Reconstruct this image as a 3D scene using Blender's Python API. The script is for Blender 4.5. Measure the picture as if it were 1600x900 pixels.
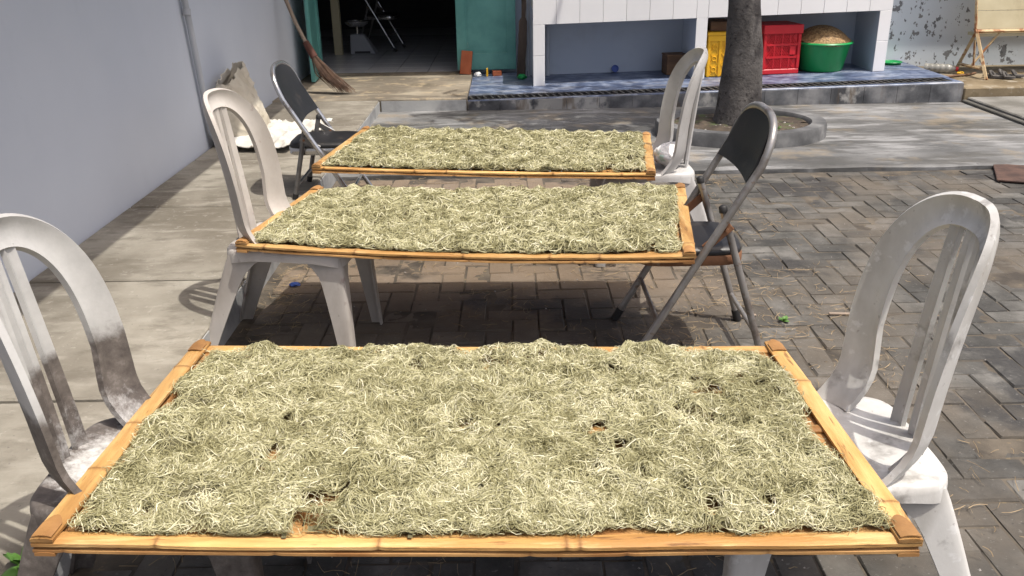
import bpy, bmesh, math, random
import numpy as np
from mathutils import Vector, Matrix, noise as mnoise
from math import sin, cos, pi, radians, sqrt, atan2

random.seed(7)
RNG = np.random.default_rng(11)
for o in list(bpy.data.objects):
    bpy.data.objects.remove(o)
S = bpy.context.scene
C = S.collection

# ------------------------------------------------------------------ camera, sky, sun
F_PX, PITCH, ROLL, CAM_H = 1385.0, radians(21.9), radians(1.0), 1.35
cam = bpy.data.cameras.new('camera'); cam.sensor_width = 36.0
cam.lens = F_PX / 1600.0 * 36.0
cam.clip_start = 0.02; cam.clip_end = 500
co = bpy.data.objects.new('camera', cam); C.objects.link(co)
fwd = Vector((0, cos(PITCH), -sin(PITCH))); rt = Vector((1, 0, 0)); up = rt.cross(fwd)
r2 = rt * cos(ROLL) - up * sin(ROLL); u2 = rt * sin(ROLL) + up * cos(ROLL)
m = Matrix((r2, u2, -fwd)).transposed().to_4x4(); m.translation = (0, 0, CAM_H)
co.matrix_world = m
S.camera = co

SUN_DIR = Vector((0.34, -0.24, 1.0)).normalized()          # towards the sun
w = bpy.data.worlds.new('World'); S.world = w; w.use_nodes = True
wn = w.node_tree.nodes; wl = w.node_tree.links
bg = wn['Background']; sk = wn.new('ShaderNodeTexSky'); sk.sky_type = 'NISHITA'; sk.sun_disc = False
sk.sun_elevation = math.asin(SUN_DIR.z); sk.sun_rotation = atan2(SUN_DIR.x, SUN_DIR.y)
sk.air_density = 0.8; sk.dust_density = 6.0; sk.ozone_density = 0.4
wl.new(sk.outputs[0], bg.inputs[0]); bg.inputs[1].default_value = 0.15
sl = bpy.data.lights.new('sun', 'SUN'); sl.energy = 3.2; sl.angle = radians(0.6); sl.color = (1.0, 0.955, 0.88)
so = bpy.data.objects.new('sun', sl); C.objects.link(so)
so.rotation_euler = SUN_DIR.to_track_quat('Z', 'Y').to_euler(); so.location = (3, -2, 9)
S.view_settings.view_transform = 'Standard'; S.view_settings.look = 'None'
S.view_settings.gamma = 1.0; S.view_settings.exposure = 0.38

# ------------------------------------------------------------------ materials
class NT:
    def __init__(s, name):
        s.m = bpy.data.materials.new(name); s.m.use_nodes = True
        s.t = s.m.node_tree; s.b = s.t.nodes['Principled BSDF']; s._co = {}
    def n(s, typ, ins=None, **kw):
        q = s.t.nodes.new(typ)
        for k, v in kw.items(): setattr(q, k, v)
        for k, v in (ins or {}).items(): s.put(q.inputs[k], v)
        return q
    def put(s, sock, v):
        if hasattr(v, 'is_output') or hasattr(v, 'links'): s.t.links.new(v, sock)
        elif isinstance(v, tuple) and len(v) == 3 and sock.type == 'RGBA': sock.default_value = (*v, 1)
        else: sock.default_value = v
    def coord(s, kind, sc=(1, 1, 1), rot=0.0):
        key = (kind, sc, rot)
        if key in s._co: return s._co[key]
        if kind == 'World': src = s.n('ShaderNodeNewGeometry').outputs['Position']
        else: src = s.n('ShaderNodeTexCoord').outputs[kind]
        if kind == 'Object':
            oi = s.n('ShaderNodeObjectInfo').outputs['Random']
            sc1 = s.n('ShaderNodeMath', {0: oi, 1: 37.0}, operation='MULTIPLY').outputs[0]
            src = s.n('ShaderNodeVectorMath', {0: src, 1: sc1}, operation='ADD').outputs[0]
        mp = s.n('ShaderNodeMapping', {'Vector': src, 'Scale': sc, 'Rotation': (0, 0, rot)})
        s._co[key] = mp.outputs[0]; return mp.outputs[0]
    def noise(s, scale, detail=4.0, vec=None, rough=0.55, dist=0.0):
        return s.n('ShaderNodeTexNoise', {'Vector': vec, 'Scale': scale, 'Detail': detail, 'Roughness': rough, 'Distortion': dist}).outputs['Fac']
    def rng(s, v, lo, hi, a=0.0, b=1.0):
        return s.n('ShaderNodeMapRange', {'Value': v, 'From Min': lo, 'From Max': hi, 'To Min': a, 'To Max': b}).outputs[0]
    def ramp(s, fac, stops):
        q = s.n('ShaderNodeValToRGB', {'Fac': fac}); e = q.color_ramp.elements
        while len(e) < len(stops): e.new(0.5)
        for i, (p, c) in enumerate(stops): e[i].position = p; e[i].color = (*c, 1)
        return q.outputs[0]
    def mix(s, fac, a, b, mode='MIX'):
        q = s.n('ShaderNodeMix', data_type='RGBA', blend_type=mode)
        s.put(q.inputs[0], fac); s.put(q.inputs[6], a); s.put(q.inputs[7], b)
        return q.outputs[2]
    def math(s, op, a, b=0.0):
        return s.n('ShaderNodeMath', {0: a, 1: b}, operation=op).outputs[0]

def pmat(name, stops, scale=4, detail=5, rough=0.7, bump=0.0, bscale=60, overlays=(), co='Object', sc=(1, 1, 1), rot=0.0,
         metal=0.0, tint=0.0, attr=None, rough2=None, spec=0.5, bdist=0.004):
    """stops: colour ramp over noise; overlays: (scale, lo, hi, colour, amount[, vector scale])"""
    t = NT(name); v = t.coord(co, sc, rot)
    col = t.ramp(t.noise(scale, detail, v), stops) if len(stops) > 1 else t.mix(0.0, stops[0][1], stops[0][1])
    rg = rough
    for i, ov in enumerate(overlays):
        s_, lo, hi, c, amt = ov[:5]
        vv = t.coord(co, ov[5], rot) if len(ov) > 5 else v
        off = t.n('ShaderNodeVectorMath', {0: vv, 1: (3.1 * i + 1.7, 7.7 * i, 2.3 * i)}, operation='ADD').outputs[0]
        mk = t.math('MULTIPLY', t.rng(t.noise(s_, 6, off, 0.6), lo, hi), amt)
        col = t.mix(mk, col, c)
        if rough2 is not None and i == 0: rg = t.rng(mk, 0, 1, rough, rough2)
    if tint or attr:
        oi = t.n('ShaderNodeObjectInfo').outputs['Random']
        if attr:
            at = t.n('ShaderNodeAttribute', attribute_name=attr).outputs['Fac']
            oi = t.math('FRACT', t.math('ADD', oi, at))
        k = t.rng(oi, 0, 1, 1 - tint, 1 + tint)
        kc = t.n('ShaderNodeCombineColor', {0: k, 1: k, 2: k}).outputs[0]
        col = t.mix(1.0, col, kc, 'MULTIPLY')
    if name.startswith('bamboo'):
        nd = t.n('ShaderNodeAttribute', attribute_name='node').outputs['Fac']
        col = t.mix(t.math('MULTIPLY', nd, .75), col, (.17, .075, .022))
    t.put(t.b.inputs['Base Color'], col); t.put(t.b.inputs['Roughness'], rg)
    t.b.inputs['Metallic'].default_value = metal
    t.b.inputs['Specular IOR Level'].default_value = spec
    if bump:
        bm_ = t.n('ShaderNodeBump', {'Strength': bump, 'Distance': bdist, 'Height': t.noise(bscale, 8, v, 0.65)})
        t.put(t.b.inputs['Normal'], bm_.outputs[0])
    t.m['t'] = 1
    return t.m

MT = {}
MT['plaster'] = pmat('plaster', [(0.3, (0.55, 0.585, 0.645)), (0.7, (0.60, 0.632, 0.688))], 1.3, 6, 0.8, 0.12, 35,
                     [(5, 0.60, 0.8, (0.48, 0.51, 0.56), 0.35, (1, 1, 0.25)), (60, 0.735, 0.76, (0.16, 0.15, 0.14), 0.6)], co='World')
MT['plaster_peel'] = pmat('plaster_peel', [(0.3, (0.53, 0.58, 0.62)), (0.7, (0.60, 0.64, 0.67))], 2, 6, 0.85, 0.3, 30,
                     [(2.2, 0.55, 0.68, (0.46, 0.46, 0.44), 0.5), (5.5, 0.615, 0.63, (0.13, 0.13, 0.135), 0.93), (21, 0.61, 0.625, (0.10, 0.10, 0.105), 0.9, (1.2, 1, 0.7)), (10, .635, .645, (.15, .145, .14), .9)], co='World')
MT['light_blue_wall'] = pmat('blue_wall', [(0.3, (0.50, 0.555, 0.64)), (0.7, (0.55, 0.60, 0.67))], 2, 5, 0.8, 0.1, 40, [(4, .55, .8, (.40, .43, .47), .4)], co='World')  # light blue wall paint with a few greyer stains
MT['sidewalk'] = pmat('sidewalk_concrete', [(0.35, (0.15, 0.132, 0.102)), (0.5, (0.215, 0.195, 0.158)), (0.62, (0.285, 0.262, 0.216))], 2.3, 10, 0.85, 0.6, 45,
                     [(1.5, 0.50, 0.62, (0.13, 0.113, 0.086), 0.65), (7, 0.53, 0.66, (0.35, 0.325, 0.275), 0.55, (.5, 1.6, 1)),
                      (34, 0.60, 0.68, (0.40, 0.375, 0.325), 0.4), (60, 0.66, 0.70, (0.10, 0.09, 0.08), 0.7), (9, 0.53, 0.66, (.115, .10, .076), .55, (.7, 1.3, 1))], co='World', tint=0.06)
MT['landing'] = pmat('landing_concrete', [(0.35, (0.13, 0.11, 0.08)), (0.5, (0.21, 0.178, 0.132)), (0.64, (0.31, 0.272, 0.205))], 2.6, 10, 0.85, 0.4, 40,
                     [(3.0, 0.48, 0.58, (0.115, 0.098, 0.075), 0.75, (.6, 1.7, 1)), (8, 0.56, 0.64, (0.44, 0.35, 0.22), 0.5)], co='World')
MT['curbface'] = pmat('curb_face', [(0.3, (0.27, 0.28, 0.285)), (0.7, (0.40, 0.40, 0.39))], 3, 8, 0.85, 0.5, 40, [(4, .5, .65, (.16, .16, .165), .7)], co='World')
MT['yard'] = pmat('yard_concrete', [(0.36, (0.085, 0.086, 0.085)), (0.5, (0.145, 0.146, 0.144)), (0.63, (0.225, 0.226, 0.222))], 1.5, 11, 0.75, 0.5, 50,
                  [(1.1, 0.48, 0.60, (0.06, 0.057, 0.05), 0.8, (.45, 1.6, 1)), (4.5, 0.53, 0.64, (0.31, 0.31, 0.308), 0.65, (.4, 1.7, 1)), (9, .55, .62, (.075, .074, .07), .75, (.5, 1.4, 1)),
                   (3.1, .55, .66, (.27, .215, .14), .45), (40, .64, .68, (.06, .06, .06), .6)], co='World', rough2=0.3)
MT['planter'] = pmat('planter_cement', [(0.36, (0.07, 0.071, 0.073)), (0.5, (0.12, 0.121, 0.122)), (0.64, (0.20, 0.20, 0.197))], 4, 9, 0.8, 0.5, 40, [(3, .52, .64, (.05, .051, .053), .7)], co='World')
MT['terrace'] = pmat('mossy_terrace', [(0.36, (0.13, 0.095, 0.05)), (0.64, (0.27, 0.215, 0.135))], 2.5, 8, 0.85, 0.5, 40,
                     [(5, .52, .62, (.10, .075, .035), .8), (8, .56, .66, (.36, .33, .27), .6)], co='World')
MT['slab_r'] = pmat('right_slab', [(0.36, (0.12, 0.115, 0.10)), (0.64, (0.24, 0.233, 0.215))], 3, 8, 0.85, 0.5, 40, [(6, .55, .7, (.13, .12, .10), .7)], co='World')
MT['darkedge'] = pmat('wet_dark_concrete', [(0.3, (0.05, 0.048, 0.042)), (0.7, (0.13, 0.125, 0.11))], 5, 8, 0.8, 0.5, 40, co='World')
MT['plattile'] = pmat('blue_glazed_floor', [(0.36, (0.05, 0.068, 0.125)), (0.5, (0.115, 0.15, 0.24)), (0.64, (0.24, 0.28, 0.37))], 9, 9, 0.4, 0.2, 30,
                      [(4, 0.53, 0.64, (0.30, 0.31, 0.33), 0.7, (.5, 1.7, 1)), (22, .53, .62, (.035, .047, .09), .75, (.5, 1.6, 1))], co='World')
MT['platface'] = pmat('stained_face', [(0.36, (0.045, 0.047, 0.052)), (0.5, (0.105, 0.108, 0.115)), (0.64, (0.21, 0.21, 0.212))], 5, 9, 0.8, 0.5, 30,
                      [(2.6, 0.53, 0.58, (0.42, 0.41, 0.385), 0.7, (1, 1, .8)), (5, .55, .63, (.10, .065, .035), .7, (1.5, 1, .3))], co='World', tint=.12)
MT['soil'] = pmat('soil', [(0.36, (0.035, 0.026, 0.019)), (0.64, (0.095, 0.072, 0.050))], 9, 9, 0.95, 0.8, 60, [(30, .58, .68, (.20, .15, .10), .6), (8, .55, .66, (.06, .10, .025), .6)], co='World')
MT['joint'] = pmat('joint_dirt', [(0.36, (0.05, 0.042, 0.033)), (0.64, (0.125, 0.104, 0.078))], 7, 9, 0.95, 0.7, 70, [(25, .6, .7, (.24, .18, .09), .6)], co='World')
# pavers: grey, per-brick tint, brown soil film, damp marks
def paver_mat():
    t = NT('paver'); v = t.coord('World')
    col = t.ramp(t.noise(5, 9, v, .65), [(0.34, (0.036, 0.035, 0.031)), (0.5, (0.070, 0.067, 0.060)), (0.66, (0.124, 0.119, 0.108))])
    oi = t.n('ShaderNodeObjectInfo').outputs['Random']; at = t.n('ShaderNodeAttribute', attribute_name='tint').outputs['Fac']
    r = t.math('FRACT', t.math('ADD', oi, at))
    k = t.rng(r, 0, 1, 0.62, 1.38); col = t.mix(1.0, col, t.n('ShaderNodeCombineColor', {0: k, 1: k, 2: k}).outputs[0], 'MULTIPLY')
    film = t.math('MULTIPLY', t.rng(t.noise(1.3, 7, v), 0.46, 0.62), 0.6); col = t.mix(film, col, (0.14, 0.115, 0.086))
    pos = t.n('ShaderNodeSeparateXYZ', {0: v})
    # trodden earth lies over the bricks in the strip between and under the tables
    ex = t.math('MULTIPLY', t.rng(pos.outputs[0], 1.0, 0.55), t.rng(t.math('ADD', pos.outputs[1], t.rng(t.noise(3, 5, v), 0, 1, -.5, .5)), 2.7, 3.4))
    ex = t.math('MULTIPLY', ex, 0.62); col = t.mix(ex, col, (0.225, 0.165, 0.11))
    off = t.n('ShaderNodeVectorMath', {0: v, 1: (5.2, 1.3, 0)}, operation='ADD').outputs[0]
    wet = t.math('MULTIPLY', t.rng(t.noise(1.7, 7, off, .65), 0.545, 0.61), 0.8); col = t.mix(wet, col, (0.028, 0.026, 0.024))
    g = t.math('MULTIPLY', t.rng(t.noise(70, 3, v), 0.65, 0.69), 0.3); col = t.mix(g, col, (0.26, 0.25, 0.23))
    g2 = t.math('MULTIPLY', t.rng(t.noise(45, 4, off), 0.66, 0.7), 0.7); col = t.mix(g2, col, (0.04, 0.037, 0.033))
    t.put(t.b.inputs['Base Color'], col); t.put(t.b.inputs['Roughness'], t.rng(wet, 0, .8, .85, .6))
    bp = t.n('ShaderNodeBump', {'Strength': 0.6, 'Distance': 0.005, 'Height': t.noise(55, 9, v, .7)}); t.put(t.b.inputs['Normal'], bp.outputs[0])
    return t.m
MT['paver'] = paver_mat()
MT['tile'] = pmat('white_glaze', [(0.3, (0.84, 0.83, 0.82)), (0.7, (0.88, 0.87, 0.86))], 3, 4, 0.22, 0.03, 10, [(5, .6, .8, (.66, .66, .65), .35, (1, 1, .3))], co='World', tint=0.02)
MT['grout'] = pmat('grout', [(0.5, (0.42, 0.42, 0.42))], rough=0.9)
for nm_, sc_ in (('bamboo', (.16, 1.4, 1.4)), ('bamboo_v', (1.4, .16, 1.4))):
    MT[nm_] = pmat('bamboo', [(0.36, (0.36, 0.185, 0.055)), (0.5, (0.52, 0.305, 0.104)), (0.64, (0.66, 0.43, 0.175))], 13, 8, 0.5, 0.6, 90,
                    [(9, 0.52, 0.62, (0.29, 0.13, 0.035), 0.6), (60, 0.60, 0.66, (0.12, 0.055, 0.02), 0.7), (26, .56, .66, (.72, .51, .24), .55), (2.2, .5, .62, (.36, .19, .06), .5, (1, 1, 1))], co='World', sc=sc_, tint=.16)
MT['bamboo_end'] = pmat('bamboo_end', [(0.3, (0.24, 0.115, 0.035)), (0.7, (0.42, 0.22, 0.075))], 14, 6, 0.6, 0.4, 60, co='World', tint=.2)
MT['bamboo_dark'] = pmat('bamboo_under', [(0.36, (0.40, 0.185, 0.055)), (0.64, (0.66, 0.38, 0.14))], 9, 6, 0.7, 0.3, 60, co='World', tint=.3)
def plastic(name, a, b, smear, overl, rough=.45):
    return pmat(name, [(0.3, a), (0.7, b)], 3, 7, rough, 0.12, 90, [(4.5, .44, .62, smear, .7, (1, 1, .5))] + overl, co='Object')
MT['plastic_white'] = plastic('plastic_white', (.53, .52, .495), (.66, .65, .62), (.33, .315, .285),
    [(55, .66, .70, (.25, .22, .2), .6), (8, .57, .66, (.14, .125, .11), .65), (26, .58, .64, (.76, .76, .75), .45)])
MT['plastic_cream'] = plastic('plastic_cream', (.42, .39, .355), (.54, .505, .465), (.31, .275, .24),
    [(45, .68, .71, (.24, .2, .17), .6), (10, .63, .70, (.20, .12, .11), .7)])
MT['plastic_grey'] = plastic('plastic_grey', (.42, .41, .395), (.55, .54, .525), (.28, .265, .25),
    [(45, .66, .70, (.2, .18, .16), .6), (10, .66, .74, (.3, .28, .25), .6)])
def grimy():
    t = NT('plastic_grimy'); tc = t.n('ShaderNodeTexCoord').outputs['Object']
    n1 = t.noise(5, 7, tc, .65); n2 = t.noise(28, 6, tc, .7)
    cl = t.ramp(n1, [(.36, (.35, .345, .335)), (.64, (.50, .495, .48))])
    dk = t.ramp(n2, [(.3, (.06, .05, .045)), (.55, (.13, .112, .10)), (.8, (.28, .255, .235))])
    z = t.n('ShaderNodeSeparateXYZ', {0: tc})
    lim = t.math('ADD', z.outputs[2], t.rng(t.noise(9, 6, tc, .7), 0, 1, -.06, .06))
    mk = t.rng(lim, .615, .585)
    # flaking pale crust in the middle of the seat
    d = t.n('ShaderNodeVectorMath', {0: tc, 1: (.17, 0, .4)}, operation='DISTANCE').outputs['Value']
    crust = t.rng(t.math('ADD', d, t.rng(t.noise(34, 8, tc, .75), 0, 1, -.12, .12)), .19, .10)
    col = t.mix(mk, cl, dk); col = t.mix(crust, col, (.62, .615, .60))
    t.put(t.b.inputs['Base Color'], col); t.b.inputs['Roughness'].default_value = .6
    bp = t.n('ShaderNodeBump', {'Strength': .3, 'Distance': .002, 'Height': t.noise(80, 6, tc)}); t.put(t.b.inputs['Normal'], bp.outputs[0])
    return t.m
MT['plastic_grimy'] = grimy()
MT['chrome'] = pmat('worn_chrome', [(0.3, (.42, .41, .40)), (0.7, (.60, .59, .58))], 8, 6, 0.22, 0.05, 80, [(11, .56, .68, (.13, .085, .055), .75), (40, .64, .7, (.16, .09, .05), .7)], metal=.85, co='Object')
MT['steel'] = pmat('rusted_tube', [(0.3, (.25, .235, .22)), (0.7, (.40, .385, .37))], 8, 6, 0.34, 0.15, 80, [(7, .52, .68, (.10, .06, .038), .8), (40, .6, .7, (.20, .10, .05), .7)], metal=.6, co='Object')
MT['rustpart'] = pmat('rust', [(0.3, (.14, .06, .03)), (0.7, (.30, .15, .075))], 14, 7, 0.7, 0.3, 80, [(24, .6, .7, (.38, .33, .28), .6)], metal=.25, co='Object')
MT['gunmetal'] = pmat('dull_steel', [(0.3, (.14, .135, .13)), (0.7, (.24, .235, .23))], 8, 6, 0.4, 0.15, 80, [(9, .53, .66, (.07, .055, .045), .7)], metal=.6, co='Object')
MT['vinyl'] = pmat('black_vinyl', [(0.3, (.010, .010, .011)), (0.7, (.019, .018, .019))], 5, 6, 0.42, 0.15, 160, [(14, .57, .68, (.06, .05, .042), .5)], co='Object')
MT['rubber'] = pmat('black_rubber', [(.5, (.015, .014, .014))], rough=.6)
MT['teal'] = pmat('teal_paint', [(0.36, (.085, .27, .245)), (0.64, (.13, .36, .325))], 5, 6, 0.5, 0.15, 40, [(5, .6, .72, (.05, .17, .165), .6, (1, 1, .4)), (16, .70, .73, (.55, .55, .42), .8, (2, 1, .3))], co='World')
MT['cream'] = pmat('cream_paint', [(0.3, (.42, .37, .23)), (0.7, (.5, .45, .29))], 3, 6, .6, .1, 40, [(6, .58, .72, (.2, .17, .11), .6)], co='World')
MT['floor_tile'] = pmat('interior_floor_tile', [(0.3, (.50, .51, .53)), (0.7, (.60, .61, .63))], 2, 4, 0.18, 0.02, 10, co='World', tint=.05)
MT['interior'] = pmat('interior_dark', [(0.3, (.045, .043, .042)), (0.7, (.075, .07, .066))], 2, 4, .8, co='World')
MT['brick'] = pmat('red_brick', [(0.3, (.30, .075, .03)), (0.7, (.42, .12, .05))], 8, 7, .85, .4, 60, co='Object')
MT['red'] = pmat('red_plastic', [(0.3, (.50, .012, .02)), (0.7, (.60, .02, .03))], 4, 5, .4, .05, 60, [(6, .6, .75, (.30, .01, .015), .5)], co='Object')
MT['yellow'] = pmat('yellow_plastic', [(0.3, (.72, .38, .012)), (0.7, (.82, .46, .02))], 4, 5, .4, .05, 60, [(6, .6, .75, (.5, .25, .01), .5)], co='Object')
MT['green'] = pmat('green_plastic', [(0.3, (.008, .23, .055)), (0.7, (.012, .31, .08))], 3, 5, .35, .05, 40, [(7, .6, .75, (.006, .15, .04), .5)], co='Object')
MT['bark'] = pmat('bark', [(0.3, (.062, .056, .052)), (0.7, (.125, .115, .108))], 7, 8, .95, 1.0, 34, [(30, .57, .64, (.024, .02, .018), .85), (12, .6, .7, (.19, .18, .17), .6)], co='World', bdist=.012)
MT['leaf'] = pmat('leaf', [(0.3, (.045, .085, .02)), (0.7, (.09, .14, .035))], 3, 3, .5, tint=.1, co='World')
MT['weed'] = pmat('weed_leaf', [(0.3, (.06, .15, .025)), (0.7, (.11, .23, .045))], 9, 3, .5, co='World')
MT['sack'] = pmat('woven_sack', [(0.36, (.44, .395, .31)), (0.64, (.58, .54, .455))], 5, 8, .8, .9, 22, [(4, .5, .68, (.42, .36, .27), .6), (14, .60, .68, (.30, .25, .18), .5, (1, 1, .5))], co='Object')
MT['sack_white'] = pmat('woven_sack_pale', [(0.36, (.50, .485, .44)), (0.64, (.62, .605, .56))], 5, 8, .75, .9, 22, [(9, .54, .64, (.36, .32, .26), .6)], co='Object')
MT['stick'] = pmat('broom_stick', [(0.3, (.23, .17, .125)), (0.7, (.36, .29, .225))], 6, 6, .75, .3, 60, [(9, .56, .7, (.12, .075, .05), .7, (1, 1, .4))], co='Object')
MT['bristle'] = pmat('bristle', [(0.3, (.055, .03, .02)), (0.7, (.15, .085, .052))], 20, 4, .8, co='Object')
MT['binding'] = pmat('broom_binding', [(0.5, (.085, .03, .02))], rough=.8)
MT['wood'] = pmat('dark_wood', [(0.3, (.10, .05, .025)), (0.7, (.21, .115, .055))], 5, 6, .7, .3, 50, co='Object', sc=(1, 1, 4))
MT['plank'] = pmat('weathered_plank', [(0.3, (.035, .025, .02)), (0.7, (.10, .075, .06))], 9, 6, .9, .6, 40, co='World', sc=(1, 1, .2))
MT['pipe'] = pmat('pvc_pipe', [(0.3, (.40, .42, .45)), (0.7, (.52, .54, .57))], 4, 5, .6, .1, 40, [(5, .55, .7, (.25, .24, .23), .6, (1, 1, .3))], co='World')
MT['iron'] = pmat('black_iron', [(0.3, (.035, .034, .033)), (0.7, (.08, .077, .072))], 9, 5, .55, .2, 60, co='World')
MT['void'] = pmat('drain_shade', [(.5, (.008, .008, .008))], rough=.9)  # near-black colour stands in for the shade inside the channel
MT['rattan'] = pmat('rattan', [(0.36, (.20, .11, .04)), (0.64, (.42, .27, .12))], 60, 3, .7, .9, 80, [(45, .50, .60, (.09, .05, .022), .7)], co='Object')
MT['towel'] = pmat('towel', [(0.3, (.66, .64, .62)), (0.7, (.78, .765, .745))], 5, 5, .9, .5, 120, [(4, .64, .68, (.25, .52, .42), .6)], co='Object')
MT['rack_rust'] = pmat('rack_rusty_paint', [(0.3, (.42, .30, .15)), (0.7, (.58, .46, .28))], 6, 6, .75, .3, 60, [(11, .50, .60, (.26, .095, .03), .9)], co='World')
MT['rack_board'] = pmat('rack_board', [(0.3, (.40, .34, .20)), (0.7, (.54, .48, .32))], 3, 6, .45, .3, 16, [(4, .55, .7, (.24, .18, .09), .6, (1, 1, .4)), (7, .62, .7, (.70, .66, .52), .6, (1.5, 1, .3))], co='World')
MT['sandal'] = pmat('sandal', [(0.3, (.06, .055, .05)), (0.7, (.13, .12, .11))], 8, 5, .8, .3, 80, co='Object')
MT['bottle'] = pmat('clear_plastic_bottle', [(0.3, (.20, .195, .17)), (0.7, (.36, .35, .31))], 8, 5, .15, .2, 40, co='Object')
MT['blue'] = pmat('blue_plastic', [(0.3, (.02, .06, .30)), (0.7, (.06, .12, .42))], 12, 4, .4, co='Object')
MT['paper'] = pmat('white_paper', [(.5, (.66, .66, .64))], rough=.8)
MT['scale_grey'] = pmat('scale_housing', [(.5, (.30, .31, .33))], rough=.4)
MT['dark'] = pmat('dark_print', [(.5, (.02, .02, .025))], rough=.6)
MT['rustplate'] = pmat('rust_plate', [(0.36, (.045, .024, .018)), (0.64, (.10, .055, .04))], 12, 7, .8, .6, 50, co='World')
MT['roof'] = pmat('roof_sheet', [(0.3, (.28, .27, .26)), (0.7, (.36, .35, .34))], 3, 5, .7, co='World')
MT['stone'] = pmat('pebble', [(0.36, (.16, .145, .13)), (0.64, (.38, .36, .335))], 30, 3, .9, co='World')
def strand_mat():
    t = NT('fibre_strand')
    a = t.n('ShaderNodeAttribute', attribute_name='shade').outputs['Fac']
    v = t.coord('World')
    n = t.noise(14, 5, v, .6)
    f = t.math('ADD', a, t.rng(n, .3, .7, -.22, .22))
    col = t.ramp(f, [(0.0, (.13, .115, .045)), (0.25, (.27, .25, .122)), (0.55, (.455, .43, .245)), (0.82, (.655, .625, .42)), (1.0, (.84, .80, .60))])
    t.put(t.b.inputs['Base Color'], col); t.b.inputs['Roughness'].default_value = .55
    t.b.inputs['Specular IOR Level'].default_value = .3
    tr = t.n('ShaderNodeBsdfTranslucent', {'Color': col})
    mx = t.n('ShaderNodeMixShader', {0: .13, 1: t.b.outputs[0], 2: tr.outputs[0]})
    t.t.links.new(mx.outputs[0], t.t.nodes['Material Output'].inputs['Surface'])
    return t.m
MT['strand'] = strand_mat()
MT['mat_under'] = pmat('fibre_under', [(0.36, (.07, .062, .028)), (0.64, (.18, .163, .085))], 60, 6, .9, .8, 120, co='World')
MT['straw'] = pmat('straw', [(0.36, (.17, .12, .065)), (0.64, (.36, .27, .155))], 30, 3, .8, co='World')

# ------------------------------------------------------------------ mesh helpers
def tag(o, label=None, cat=None, group=None, kind=None):
    if label: o['label'] = label
    if cat: o['category'] = cat
    if group: o['group'] = group
    if kind: o['kind'] = kind
    return o
def thing(name, label, cat, loc=(0, 0, 0), rotz=0.0, group=None):
    o = bpy.data.objects.new(name, None); o.empty_display_size = .05; C.objects.link(o)
    o.location = loc; o.rotation_euler = (0, 0, rotz)
    return tag(o, label, cat, group)
def mesh(name, vs, fs, mat=None, smooth=None):
    me = bpy.data.meshes.new(name); me.from_pydata([tuple(v) for v in vs], [], fs)
    bm_ = bmesh.new(); bm_.from_mesh(me); bmesh.ops.recalc_face_normals(bm_, faces=bm_.faces); bm_.to_mesh(me); bm_.free()
    if mat: me.materials.append(MT[mat])
    if smooth is not None:
        me.shade_smooth()
        if smooth < 179: me.set_sharp_from_angle(angle=radians(smooth))
    return me
def obj(name, me, parent=None, loc=(0, 0, 0), rot=(0, 0, 0)):
    o = bpy.data.objects.new(name, me); C.objects.link(o); o.location = loc; o.rotation_euler = rot
    if parent: o.parent = parent
    return o
def part(name, g, mat, parent=None, smooth=None, loc=(0, 0, 0), rot=(0, 0, 0)):
    return obj(name, mesh(name, g[0], g[1], mat, smooth), parent, loc, rot)
def wpart(name, g, mat, parent, smooth=None):
    """geometry given in world coordinates, parent an unrotated Empty"""
    l = parent.location
    return part(name, ([(v[0] - l.x, v[1] - l.y, v[2] - l.z) for v in g[0]], g[1]), mat, parent, smooth)
def join(*gs):
    V, Fc = [], []
    for v, f in gs:
        n = len(V); V += list(v); Fc += [tuple(i + n for i in q) for q in f]
    return V, Fc
def xf(g, M): return [tuple(M @ Vector(v)) for v in g[0]], g[1]
def hexa(p):
    """8 corners: bottom 4 (ccw), top 4"""
    return list(p), [(0, 3, 2, 1), (4, 5, 6, 7), (0, 1, 5, 4), (1, 2, 6, 5), (2, 3, 7, 6), (3, 0, 4, 7)]
def box(x0, x1, y0, y1, z0, z1, b=0.0):
    g = hexa([(x0, y0, z0), (x1, y0, z0), (x1, y1, z0), (x0, y1, z0), (x0, y0, z1), (x1, y0, z1), (x1, y1, z1), (x0, y1, z1)])
    return bev(g, b) if b else g
def bev(g, b, seg=1):
    bm_ = bmesh.new(); vs = [bm_.verts.new(v) for v in g[0]]
    for f in g[1]: bm_.faces.new([vs[i] for i in f])
    bmesh.ops.bevel(bm_, geom=bm_.edges[:], offset=b, segments=seg, affect='EDGES', profile=.5)
    bm_.verts.index_update()
    r = ([tuple(v.co) for v in bm_.verts], [tuple(v.index for v in f.verts) for f in bm_.faces]); bm_.free(); return r
def tube(pts, r, n=10, cap=True):
    pts = [Vector(p) for p in pts]; rs = r if isinstance(r, (list, tuple)) else [r] * len(pts)
    V, Fc = [], []; ref = None
    for i, p in enumerate(pts):
        a = pts[max(i - 1, 0)]; b = pts[min(i + 1, len(pts) - 1)]; t = (b - a).normalized()
        if ref is None: ref = Vector((0, 0, 1)) if abs(t.z) < .9 else Vector((1, 0, 0))
        u = (ref - t * ref.dot(t)).normalized(); ref = u; v = t.cross(u)
        for k in range(n): V.append(p + (u * cos(2 * pi * k / n) + v * sin(2 * pi * k / n)) * rs[i])
    for i in range(len(pts) - 1):
        for k in range(n): Fc.append((i * n + k, i * n + (k + 1) % n, (i + 1) * n + (k + 1) % n, (i + 1) * n + k))
    if cap: Fc.append(tuple(range(n - 1, -1, -1))); Fc.append(tuple((len(pts) - 1) * n + k for k in range(n)))
    return V, Fc
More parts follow.
